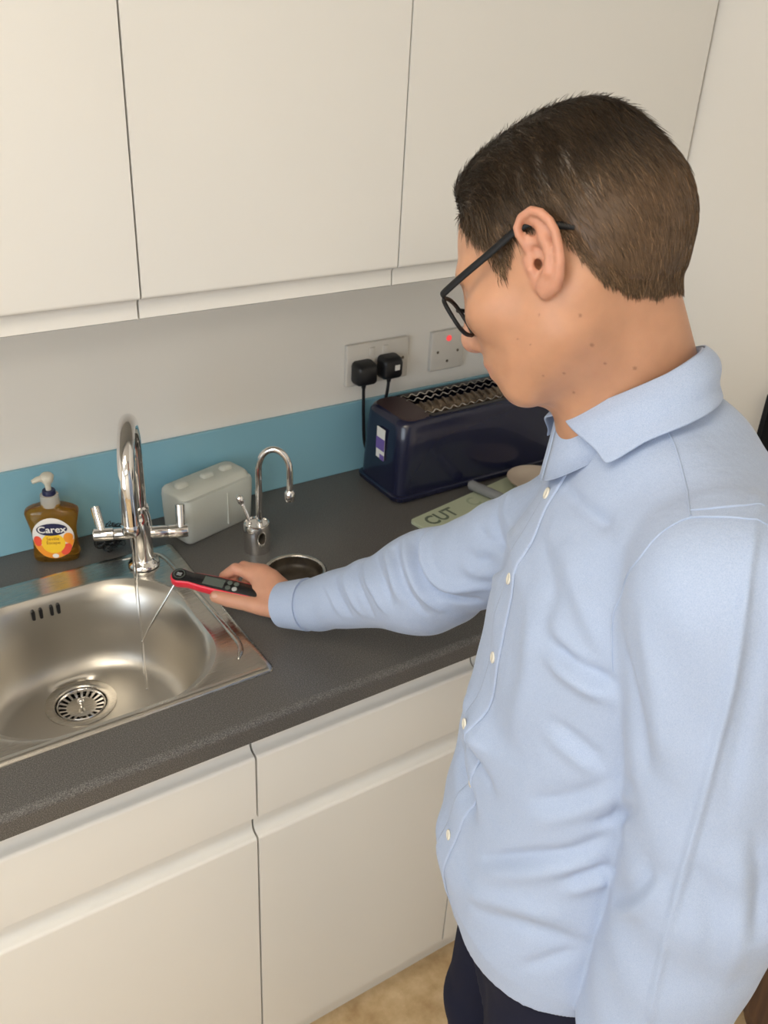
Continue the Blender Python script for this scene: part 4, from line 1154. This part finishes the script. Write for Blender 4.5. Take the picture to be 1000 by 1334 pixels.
# thumb nail
tip = Vector(HAND['thumb'][4]); prv = Vector(HAND['thumb'][3]); ax_ = (tip - prv).normalized()
up_ = Vector((-0.45, -0.55, 0.70)); up_ = (up_ - ax_ * up_.dot(ax_)).normalized(); sd_ = ax_.cross(up_)
rg = []
for k, h in ((1.0, -0.0012), (0.97, 0.0004), (0.6, 0.0010), (0.05, 0.0012)):
    rg.append([tip + ax_ * (0.0005 + 0.0062 * k * math.cos(2 * math.pi * i / 20)) + sd_ * (0.0052 * k * math.sin(2 * math.pi * i / 20)) + up_ * (0.0094 + h - 0.0022 * (k * math.sin(2 * math.pi * i / 20)) ** 2 - 0.0016 * max(0, k * math.cos(2 * math.pi * i / 20)) ** 2) for i in range(20)])
M['nail'] = mat('finger_nail', (0.62, 0.36, 0.27), 0.3)
man_bm('thumb_nail', loft_bm(rg, False, True), M['nail'], body)
# ---- hair
def hair_t(q):
    x, z = q[:, 0], q[:, 2]
    t = 0.0030 + 0.0045 * sstep(z, 0.045, 0.100) + 0.0025 * sstep(x, 0.0, 0.05) * sstep(z, 0.055, 0.085) + 0.004 * sstep(-x, 0.03, 0.09) * sstep(z, -0.03, 0.03)
    g = hair_g(q)
    return -0.003 + (t + 0.003) * sstep(g, -0.001, 0.016)
def s_cap_hair(q):
    d = smin(s_skull(q), s_neck(from_head(q)), 0.022) - hair_t(q)
    # slight clumping relief, running down the sides
    u = q[:, 0] * 260 + q[:, 2] * 60 * np.sin(q[:, 0] * 40)
    d = d - 0.0007 * np.sin(u + 2 * np.sin(q[:, 2] * 90)) * sstep(q[:, 2], 0.03, 0.08)
    return d
def s_strand(q):
    return smin(s_skull(q), s_neck(from_head(q)), 0.022) - np.maximum(hair_t(q), 0.0012)
def s_hairw(P):
    q = to_head(P)
    return np.maximum(s_cap_hair(q), -(hair_g(q) + 0.002))
Vh, Qh = sdf_mesh(s_hairw, (-0.02, -1.08, 1.44), (0.34, -0.72, 1.78), 0.002 if FINE else 0.004)
rng = np.random.default_rng(3)
qh = to_head(Vh.astype(F32))
gh = hair_g(qh)
capc = np.tile(V3(0.026, 0.016, 0.009), (len(Vh), 1))
side = 1 - sstep(qh[:, 2], 0.030, 0.075)
capc = capc * (1 - side[:, None]) + V3(0.085, 0.050, 0.027) * side[:, None]
fade = 1 - sstep(gh, 0.0, 0.014)
capc = capc * (1 - 0.5 * fade[:, None]) + V3(0.26, 0.145, 0.085) * 0.5 * fade[:, None]
def strands(n, length, lenvar, lift, sel, width, seed):
    r = np.random.default_rng(seed)
    Pq = qh[sel & (gh > 0.002)]
    i = r.integers(0, len(Pq), n)
    p = Pq[i] + r.normal(0, 0.0012, (n, 3)).astype(F32)
    L = length * (1 + lenvar * r.uniform(-1, 1, n)).astype(F32)
    fadeL = 0.45 + 0.55 * sstep(hair_g(p), 0.0, 0.02)
    L = L * fadeL
    K = 5
    pts = []
    off = (lift * r.uniform(0.1, 1.0, n)).astype(F32)
    jit = r.normal(0, 0.16, (n, 3)).astype(F32)
    for k in range(K):
        e = 0.0015
        d0 = s_strand(p)
        gr = np.stack([s_strand(p + np.eye(3, dtype=F32)[a] * e) - d0 for a in range(3)], 1) / e
        gr = gr / (np.linalg.norm(gr, axis=1, keepdims=True) + 1e-9)
        h = -0.0010 + off * (k / (K - 1)) ** 0.8
        p = p - gr * (d0 - h)[:, None]
        pts.append(p.copy())
        top = sstep(p[:, 2], 0.050, 0.105)[:, None]
        front = (sstep(p[:, 0], 0.0, 0.045) * sstep(p[:, 2], 0.055, 0.09))[:, None]
        sg = np.sign(p[:, 1] + 0.030)[:, None]
        dside = np.concatenate([np.full((n, 1), -0.12) + 0.45 * sstep(-p[:, 2], -0.01, 0.06)[:, None] * sstep(-p[:, 0], 0.03, 0.09)[:, None], np.zeros((n, 1)), np.full((n, 1), -1.0)], 1)
        dtop = np.concatenate([np.full((n, 1), -0.42), 0.75 * sg, np.full((n, 1), -0.45)], 1)
        dfr = np.concatenate([np.full((n, 1), -0.55), 0.45 * sg, np.full((n, 1), 0.12)], 1)
        v = dside * (1 - top) + dtop * top
        v = v * (1 - 0.85 * front) + dfr * 0.85 * front
        v = v + jit
        v = v - gr * (v * gr).sum(1, keepdims=True)
        v = v / (np.linalg.norm(v, axis=1, keepdims=True) + 1e-9)
        p = (p + v * (L / (K - 1))[:, None]).astype(F32)
    PT = np.stack(pts, 1)                      # n, K, 3
    # three-sided tapering strand
    T = np.gradient(PT, axis=1); T = T / (np.linalg.norm(T, axis=2, keepdims=True) + 1e-9)
    ref = r.normal(0, 1, (n, 1, 3)); B1 = np.cross(T, ref); B1 = B1 / (np.linalg.norm(B1, axis=2, keepdims=True) + 1e-9); B2 = np.cross(T, B1)
    wd = width * np.array([0.8, 1.0, 0.9, 0.65, 0.12])[None, :, None]
    rings = np.stack([PT + (B1 * math.cos(a) + B2 * math.sin(a)) * wd for a in (0, 2.094, 4.189)], 2)   # n,K,3,3
    V = rings.reshape(-1, 3)
    base = (np.arange(n) * K * 3)[:, None, None]
    kk = (np.arange(K - 1) * 3)[None, :, None]; jj = np.arange(3)[None, None, :]; j2 = (np.arange(3) + 1) % 3; j2 = j2[None, None, :]
    Q = np.stack([base + kk + jj, base + kk + j2, base + kk + 3 + j2, base + kk + 3 + jj], -1).reshape(-1, 4)
    root = PT[:, 0]
    sd = 1 - sstep(root[:, 2], 0.030, 0.080)
    c = V3(0.034, 0.021, 0.0115) * (1 - sd[:, None]) + V3(0.130, 0.080, 0.044) * sd[:, None]
    c = c * np.exp(r.normal(0, 0.45, (n, 1)))
    return V, Q, np.repeat(c, K * 3, 0)
ZT = qh[:, 2]
NS = 1.0 if FINE else 0.35
sets = [strands(int(15000 * NS), 0.030, 0.4, 0.0035, ZT > 0.045, 0.00030, 11),
        strands(int(17000 * NS), 0.016, 0.4, 0.0020, ZT <= 0.068, 0.00026, 12),
        strands(int(2200 * NS), 0.028, 0.4, 0.0075, (ZT > 0.070), 0.00026, 13),
        strands(int(3000 * NS), 0.016, 0.5, 0.0012, (gh < 0.009) & (qh[:, 0] < -0.03), 0.00022, 14),
        strands(int(1800 * NS), 0.030, 0.35, 0.0060, (ZT > 0.05) & (qh[:, 0] > 0.025), 0.00030, 15)]
parts = [(Vh, Qh)] + [(from_head(v), qq) for v, qq, c in sets]
VH, QH = join(parts)
hair_me = np_mesh('hair', VH, QH)
hc = np.concatenate([capc] + [c for v, qq, c in sets])
if len(hc) == len(hair_me.vertices): vcol(hair_me, hc)
M['hair'] = mat('brown_hair', (0.05, 0.035, 0.025), 0.37, spec=0.4)
_a = nd(M['hair'], 'ShaderNodeAttribute', attribute_name='tint'); lk(M['hair'], _a, 'Color', bsdf(M['hair']), 'Base Color')
hair = man_part('hair', hair_me, M['hair'])
hair['label'] = 'short brown hair combed back, shorter at the sides'

# ---- shirt
Vs, Qs = sdf_mesh(s_shirt, (-0.10, -1.45, 0.68), (0.60, -0.36, 1.56), 0.0028 if FINE else 0.006)
def grad(fn, P, e=0.0015):
    P = P.astype(F32)
    g = np.stack([fn(P + np.eye(3, dtype=F32)[k] * e) - fn(P - np.eye(3, dtype=F32)[k] * e) for k in range(3)], 1)
    return g / (np.linalg.norm(g, axis=1, keepdims=True) + 1e-9)
def onto(P, off=0.0, fn=None):
    P = np.asarray(P, F32)
    for _ in range(6):
        P = P - grad(fn or s_shirt0, P) * ((fn or s_shirt0)(P) - off)[:, None]
    return P
def fold_disp(P):
    d = np.zeros(len(P), F32)
    for amp, wid, pts in FOLDS:
        c = np.array([tuple(v) for v in catmull(pts, 3)], F32)
        best = np.full(len(P), 9.0, F32); tt = np.zeros(len(P), F32)
        n = len(c) - 1
        for i in range(n):
            ab = c[i + 1] - c[i]
            t = np.clip(((P - c[i]) @ ab) / max(float(ab @ ab), 1e-9), 0, 1)
            dd = np.linalg.norm(P - c[i] - t[:, None] * ab, axis=1)
            s_ = dd < best
            best[s_] = dd[s_]; tt[s_] = (i + t[s_]) / n
        tap = sstep(tt, -0.05, 0.22) * (1 - sstep(tt, 0.78, 1.05))
        w = wid * 0.001
        d += amp * 0.001 * 1.6 * np.exp(-(best / w) ** 2) * (0.35 + 0.65 * tap)
    return d
def soft(P):
    x, y, z = P[:, 0], P[:, 1], P[:, 2]
    return 0.0016 * np.sin(31 * x + 17 * z + 2.2 * np.sin(13 * y + 9 * z)) * np.sin(23 * y - 11 * z + 1.7 * np.sin(19 * x)) + 0.0009 * np.sin(70 * z + 40 * x + 3 * np.sin(30 * y))
Vs = Vs.astype(F32)
Ns = grad(s_shirt0, Vs)
edge = sstep(Vs[:, 2], 0.775, 0.83)
Vs = Vs + Ns * (fold_disp(Vs) + soft(Vs) * edge)[:, None]
shirt = man_part('shirt', np_mesh('shirt', Vs, Qs), M['shirt'])
shirt['label'] = 'pale blue long sleeved buttoned shirt'
def on_cloth(P, off=0.0):
    P = onto(P)
    return P + grad(s_shirt0, P) * (fold_disp(P) + soft(P) + off)[:, None]

# placket strip, buttons
PLK = [(0.150, -0.930, 1.412), (0.1443, -0.9344, 1.3796), (0.128, -0.934, 1.335), (0.1126, -0.9338, 1.2923), (0.1010, -0.938, 1.250), (0.0946, -0.9400, 1.208), (0.090, -0.938, 1.165), (0.086, -0.935, 1.120), (0.083, -0.934, 1.080), (0.080, -0.936, 1.040), (0.078, -0.938, 1.000), (0.077, -0.938, 0.960), (0.078, -0.936, 0.920), (0.080, -0.934, 0.880), (0.086, -0.932, 0.840), (0.095, -0.930, 0.800)]
pc = np.array([tuple(v) for v in catmull(PLK, 4)], F32)
pc = onto(pc)
nn = grad(s_shirt0, pc)
tt = np.gradient(pc, axis=0); tt /= np.linalg.norm(tt, axis=1, keepdims=True)
sd = np.cross(nn, tt); sd /= np.linalg.norm(sd, axis=1, keepdims=True)
cols = []
for w, off in [(-0.0165, 0.0004), (-0.0160, 0.0020), (-0.0135, 0.0023), (-0.006, 0.0022), (0.0, 0.0022), (0.006, 0.0022), (0.0135, 0.0023), (0.0160, 0.0020), (0.0165, 0.0004)]:
    cols.append(on_cloth(pc + sd * w, off))
me = np_mesh('placket', np.concatenate(cols), np.array([[c * len(pc) + i, c * len(pc) + i + 1, (c + 1) * len(pc) + i + 1, (c + 1) * len(pc) + i] for c in range(len(cols) - 1) for i in range(len(pc) - 1)]))
man_part('placket', me, M['shirt'], shirt)
BUT = [(0.1443, -0.9344, 1.3796), (0.1126, -0.9338, 1.2923), (0.0946, -0.9410, 1.208), (0.0860, -0.937, 1.120), (0.0800, -0.938, 1.040), (0.0775, -0.939, 0.960)]
bp_ = on_cloth(np.array(BUT, F32), 0.0026); bn_ = grad(s_shirt0, onto(np.array(BUT, F32)))
but_me = None
for P_, N_ in zip(bp_, bn_):
    if but_me is None:
        b_ = lathe_bm([(0.0056, -0.0006), (0.0060, 0.0004), (0.0058, 0.0014), (0.0048, 0.0018), (0.0040, 0.0012), (0.0, 0.0011)], 24, cap1=False)
        bmesh.ops.recalc_face_normals(b_, faces=b_.faces[:])
        but_me = bpy.data.meshes.new('button'); b_.to_mesh(but_me); b_.free()
        for p in but_me.polygons: p.use_smooth = True
    o = man_part('button', but_me, M['button'], shirt)
    o.location = Vector(P_); o.rotation_euler = Vector(N_).to_track_quat('Z', 'Y').to_euler()
# seams
def seam(pts, r=0.0009, off=0.0002):
    c = on_cloth(np.array([tuple(v) for v in catmull(pts, 5)], F32), off)
    man_bm('seam', tube_bm([Vector(v) for v in c], r, 6), M['stitch'], shirt)
seam([(0.1675, -1.0252, 1.4896), (0.1628, -1.0436, 1.4771), (0.1491, -1.0667, 1.4693), (0.1259, -1.0953, 1.4643), (0.0970, -1.1232, 1.4644)])
seam([(0.1226, -1.1684, 1.4715), (0.1129, -1.1569, 1.4733), (0.1031, -1.1416, 1.4714), (0.0953, -1.1247, 1.4643), (0.0845, -1.1171, 1.4542), (0.0747, -1.1128, 1.4414), (0.0691, -1.1087, 1.4266), (0.0747, -1.0979, 1.4029), (0.0801, -1.0898, 1.3774), (0.0816, -1.0878, 1.3588), (0.0791, -1.0931, 1.3322), (0.0776, -1.0992, 1.3092)])
seam([(0.1030, -1.1179, 1.4647), (0.1111, -1.1315, 1.4712), (0.1222, -1.1426, 1.4738), (0.1408, -1.1506, 1.4715)])
# cuffs
def cuff(a, b, r0, r1, flat=1.0, parent=shirt):
    a, b = Vector(a), Vector(b); ax = (b - a).normalized(); L = (b - a).length
    path = [b - ax * (L * 0.35), b - ax * 0.002, b, a, a + ax * 0.0008, a + ax * 0.004, b - ax * 0.006]
    rr = [r1 - 0.006, r1 - 0.003, r1, r0, r0 - 0.0012, r0 - 0.0026, r1 - 0.006]
    return man_bm('cuff', tube_bm(path[1:], rr[1:], 40, False, None, flat), M['shirt'], parent, 40)
fa = (Vector(ELR) - Vector(WRR)).normalized()
ca = Vector((0.1225, -0.4300, 0.9475)); cb = ca + Vector((0.0225, -0.0400, 0.0175))
cuff(ca, cb, 0.0355, 0.0410)
wl = Vector(WRL); la = Vector(tuple(LAX))
cuff(wl + la * 0.048, wl - la * 0.008, 0.048, 0.060)
# collar: stand and turned-down leaf, both leaves in one strip round the neck
NC = V3(0.203, -0.957, 1.486)
def ring_pt(phi, r_fb, r_l, z):
    return NC + FW * (r_fb * math.cos(phi)) - LT * (r_l * math.sin(phi)) + V3(0, 0, z)
def lerp(a, b, t): return a + (b - a) * t
CN, CT = 72, 9
grid = []
for i in range(CN + 1):
    s_ = i / CN
    u = abs(2 * s_ - 1)                    # 1 at the two front ends, 0 at the back
    sg = 1 if s_ < 0.5 else -1
    ph_t = math.radians(180 - (180 - 10) * u) * sg
    ph_b = math.radians(180 - (180 - 62) * u ** 1.15) * sg
    zt_ = lambda p: 0.006 - 0.034 * math.cos(p) + 0.032 * math.sin(p)
    T_ = ring_pt(ph_t, 0.064 if math.cos(ph_t) > 0 else 0.052, 0.065, zt_(ph_t))
    rb = lerp(0.084, 0.097, min(1, abs(math.sin(ph_b)) * 1.0))
    zb = zt_(ph_b) - lerp(0.040, 0.036, abs(math.sin(ph_b))) - 0.014 * max(0, math.cos(ph_b)) - (0.010 * sstep(np.array([u]), 0.85, 1.0)[0])
    B_ = ring_pt(ph_b, rb * (1.0 if math.cos(ph_b) > 0 else 0.80), lerp(rb, 0.103, 0.6), zb)
    row = []
    for k in range(CT + 1):
        t = k / CT
        p = T_ * (1 - t) + B_ * t
        out = ring_pt(lerp(ph_t, ph_b, t), 1, 1, 0) - NC
        out = out / np.linalg.norm(out)
        p = p + out * 0.010 * math.sin(math.pi * min(1, t * 1.25)) * (1 - 0.55 * t) + V3(0, 0, 0.004) * math.sin(math.pi * t)
        row.append(p)
    grid.append(row)
Vg = np.array(grid, F32).reshape(-1, 3)
Qg = np.array([[i * (CT + 1) + k, (i + 1) * (CT + 1) + k, (i + 1) * (CT + 1) + k + 1, i * (CT + 1) + k + 1] for i in range(CN) for k in range(CT)])
col_o = man_part('collar', np_mesh('collar', Vg, Qg), M['shirt'], shirt)
md = col_o.modifiers.new('thickness', 'SOLIDIFY'); md.thickness = 0.0022; md.offset = 0
md = col_o.modifiers.new('smooth', 'SUBSURF'); md.levels = 1; md.render_levels = 1
grid = []
for i in range(61):
    ph = math.radians(0.4 + 359.2 * i / 60)
    z0 = 0.004 - 0.034 * math.cos(ph) + 0.032 * math.sin(ph)
    bk = 1.0 if math.cos(ph) > 0 else 0.82
    fr = max(0, math.cos(ph))
    grid.append([ring_pt(ph, 0.0625 * bk, 0.0635, z0), ring_pt(ph, 0.0635 * bk, 0.0650, z0 - 0.010 - 0.004 * fr), ring_pt(ph, (0.0665 - 0.001 * fr) * bk, 0.068, z0 - 0.024 - 0.012 * fr), ring_pt(ph, (0.070 - 0.001 * fr) * bk, 0.073 - 0.004 * fr, z0 - 0.040 - 0.026 * fr)])
Vg = np.array(grid, F32).reshape(-1, 3)
Qg = np.array([[i * 4 + k, (i + 1) * 4 + k, (i + 1) * 4 + k + 1, i * 4 + k + 1] for i in range(60) for k in range(3)])
st_o = man_part('collar_stand', np_mesh('collar_stand', Vg, Qg), M['shirt'], shirt)
md = st_o.modifiers.new('thickness', 'SOLIDIFY'); md.thickness = 0.002; md.offset = 0

# ---- trousers, shoes
def s_trousers(P):
    d = s_torso(P, -0.012)
    d = np.maximum(d, P[:, 2] - 0.98)
    for s in (-1, 1):
        h = V3(0.215, -0.985, 0.84) + LT * 0.086 * s
        k = V3(0.205, -0.98, 0.47) + LT * 0.095 * s + FW * 0.015
        a = V3(0.215, -0.985, 0.06) + LT * 0.10 * s - FW * 0.01
        d = smin(d, smin(s_cap(P, h, k, 0.090, 0.070), s_cap(P, k, a, 0.070, 0.060), 0.02), 0.012)
    return np.maximum(d, 0.035 - P[:, 2])
Vt, Qt = sdf_mesh(s_trousers, (-0.1, -1.3, 0.0), (0.55, -0.65, 1.0), 0.006)
tr_o = man_part('trousers', np_mesh('trousers', Vt, Qt), M['trouser'])
for s in (-1, 1):
    a = V3(0.215, -0.985, 0.0) + LT * 0.10 * s
    def s_shoe(P):
        d = s_cap(P, a - FW * 0.05 + V3(0, 0, 0.045), a + FW * 0.13 + V3(0, 0, 0.028), 0.046, 0.034)
        d = smin(d, s_cap(P, a - FW * 0.02 + V3(0, 0, 0.06), a + V3(0, 0, 0.10), 0.045, 0.045), 0.03)
        return np.maximum(smax(d, -(P[:, 2] - 0.0), 0.006), P[:, 2] - 0.11)
    Vq, Qq = sdf_mesh(s_shoe, a - V3(0.25, 0.25, 0.02), a + V3(0.25, 0.25, 0.14), 0.006)
    man_part('shoe', np_mesh('shoe', Vq, Qq), M['shoe'])

# ------------------------------------------------------------------ glasses (worn)
M['frame_black'] = mat('matt_black_frame', (0.008, 0.008, 0.009), 0.5, spec=0.25)
M['lens'] = mat('clear_lens', (0.9, 0.9, 0.9), 0.03)
bsdf(M['lens']).inputs['Alpha'].default_value = 0.10
gl = thing('glasses', 'black framed glasses worn by the man', 'glasses', tuple(from_head([[0.09, 0, 0.0]])[0]))
GI = Matrix.Translation(-Vector(gl.location))
def gl_part(name, bm, m, parent=None):
    bmesh.ops.recalc_face_normals(bm, faces=bm.faces[:])
    me = bpy.data.meshes.new(name); bm.to_mesh(me); bm.free()
    for p in me.polygons: p.use_smooth = True
    me.set_sharp_from_angle(angle=math.radians(50))
    o = link(name, me, m, None); o.parent = parent or gl
    if parent is None: o.matrix_parent_inverse = GI
    return o
def hw(p): return Vector([float(v) for v in from_head([p])[0]])
for s in (1, -1):
    def rimpt(t, k=1.0):
        c, n_ = math.cos(t), math.sin(t)
        e = 0.72
        yy = 0.0375 + k * 0.0275 * abs(c) ** e * (1 if c > 0 else -1)
        zz = -0.0065 + k * (0.0205 if n_ > 0 else 0.0165) * abs(n_) ** e * (1 if n_ > 0 else -1)
        if c > 0 and n_ > 0: yy += 0.003 * c * n_ * k
        return (0.0985 - 0.16 * yy + 0.14 * zz, s * yy, zz)
    rim = [hw(rimpt(2 * math.pi * i / 48)) for i in range(49)]
    r_ = gl_part('rim', tube_bm(rim, 0.0019, 8, False), M['frame_black'])
    gl_part('lens', loft_bm([[hw(rimpt(2 * math.pi * i / 48, k)) for i in range(48)] for k in (0.02, 0.5, 0.98)], True, False), M['lens'], r_)
    hp = [(0.0865, s * 0.0690, 0.0125), (0.0825, s * 0.0715, 0.0140), (0.060, s * 0.0745, 0.0185), (0.033, s * 0.0760, 0.0235), (0.006, s * 0.0770, 0.0290), (-0.008, s * 0.0765, 0.0280), (-0.022, s * 0.0745, 0.0190), (-0.036, s * 0.0735, 0.0105)]
    gl_part('temple_arm', tube_bm([hw(v) for v in catmull(hp, 4)], 0.0016, 10, True, None, 2.1, tuple(HM[2].tolist())), M['frame_black'])
gl_part('bridge', tube_bm([hw(v) for v in catmull([(0.0965, 0.0115, 0.002), (0.1005, 0.006, 0.0055), (0.1015, 0.0, 0.0062), (0.1005, -0.006, 0.0055), (0.0965, -0.0115, 0.002)], 4)], 0.0018, 8), M['frame_black'])

# ------------------------------------------------------------------ thermometer
M['red'] = mat('red_plastic', (0.72, 0.02, 0.045), 0.3, coat=0.3)
M['lcd'] = mat('grey_display', (0.10, 0.12, 0.105), 0.25)
M['gloss_black'] = mat('gloss_black', (0.012, 0.012, 0.013), 0.18)
M['mark'] = mat('pale_mark', (0.42, 0.44, 0.44), 0.4)
TA_, TB_ = Vector((0.0085, -0.2985, 0.9575)), Vector((0.1075, -0.4030, 0.9500))
tx = (TB_ - TA_).normalized()
tz = Vector((-0.18, -0.20, 0.96)); tz = (tz - tx * tz.dot(tx)).normalized()
ty = tz.cross(tx)
th = thing('thermometer', 'red folding food thermometer with black display held over the sink', 'thermometer')
th.matrix_world = Matrix((tx, ty, tz)).transposed().to_4x4() @ Matrix.Identity(4)
mw = Matrix((tx, ty, tz)).transposed().to_4x4(); mw.translation = TA_
th.matrix_world = mw
def outline(w0, w1, L, z, ins=0.0, n=14):
    pts = []
    for i in range(n + 1):
        a = math.pi / 2 + math.pi * i / n
        pts.append(((w0 - ins) * math.cos(a), (w0 - ins) * math.sin(a), z))
    for x, w in ((0.018, w0 - 0.003), (0.035, w1 - 0.001), (0.06, w1), (0.09, w1), (L - 0.010, w1 - 0.001)):
        pts.append((x, -(w - ins), z))
    for i in range(7):
        a = -math.pi / 2 + math.pi * i / 6
        pts.append((L - 0.008 + (0.008 - ins) * math.cos(a), (w1 - 0.004 - ins) * math.sin(a), z))
    for x, w in ((L - 0.010, w1 - 0.001), (0.09, w1), (0.06, w1), (0.035, w1 - 0.001), (0.018, w0 - 0.003)):
        pts.append((x, w - ins, z))
    return pts
LN = 0.150
from_bm('case', loft_bm([outline(0.0150, 0.0150, LN, -0.0090, 0.004), outline(0.0150, 0.0150, LN, -0.0070, 0.0012), outline(0.0150, 0.0150, LN, -0.004), outline(0.0150, 0.0150, LN, 0.004), outline(0.0150, 0.0150, LN, 0.0068, 0.0010), outline(0.0150, 0.0150, LN, 0.0080, 0.0030)]), M['red'], th, True, 50)
from_bm('fascia', loft_bm([outline(0.0125, 0.0118, LN - 0.004, 0.0070), outline(0.0125, 0.0118, LN - 0.004, 0.0086), outline(0.0125, 0.0118, LN - 0.004, 0.0090, 0.0006)]), M['gloss_black'], th, True, 50)
from_bm('display', loft_bm([rrect(0.058, 0, 0.017, 0.0078, 0.001, 0.0088, 3, 2), rrect(0.058, 0, 0.017, 0.0078, 0.001, 0.0094, 3, 2)]), M['lcd'], th)
for x, y in ((0.083, 0.005), (0.083, -0.005), (0.094, 0.005), (0.094, -0.005)):
    from_bm('key', lathe_bm([(0.0042, 0.0086), (0.0042, 0.0098), (0.0034, 0.0102), (0.0, 0.0102)], 16, (x, y, 0), cap1=False), M['mark'] if x > 0.09 and y < 0 else M['lcd'], th, True, 40)
hub = from_bm('pivot_badge', lathe_bm([(0.0108, 0.0086), (0.0108, 0.0096), (0.0098, 0.0100), (0.0, 0.0099)], 32, (0.0, 0, 0), cap1=False), M['gloss_black'], th, True, 40)
from_bm('badge_ring', lathe_bm([(0.0090, 0.0099), (0.0090, 0.0103), (0.0078, 0.0103), (0.0078, 0.0099)], 32, cap0=False, cap1=False), M['lcd'], hub)
for k in range(3):
    box('badge_mark', (-0.004, -0.003 + k * 0.0022, 0.0099), (0.004, -0.0020 + k * 0.0022, 0.0102), M['mark'], hub)
pe = mw.inverted() @ Vector((-0.0615, -0.2950, 0.8560))
p0 = Vector((-0.004, -0.004, -0.002))
q0 = (pe - p0)
from_bm('probe', tube_bm([p0, p0 + q0 * 0.08, p0 + q0 * 0.72, p0 + q0 * 0.74, pe], [0.0022, 0.0018, 0.0018, 0.0012, 0.0006], 12), M['chrome'], th, True, 60)
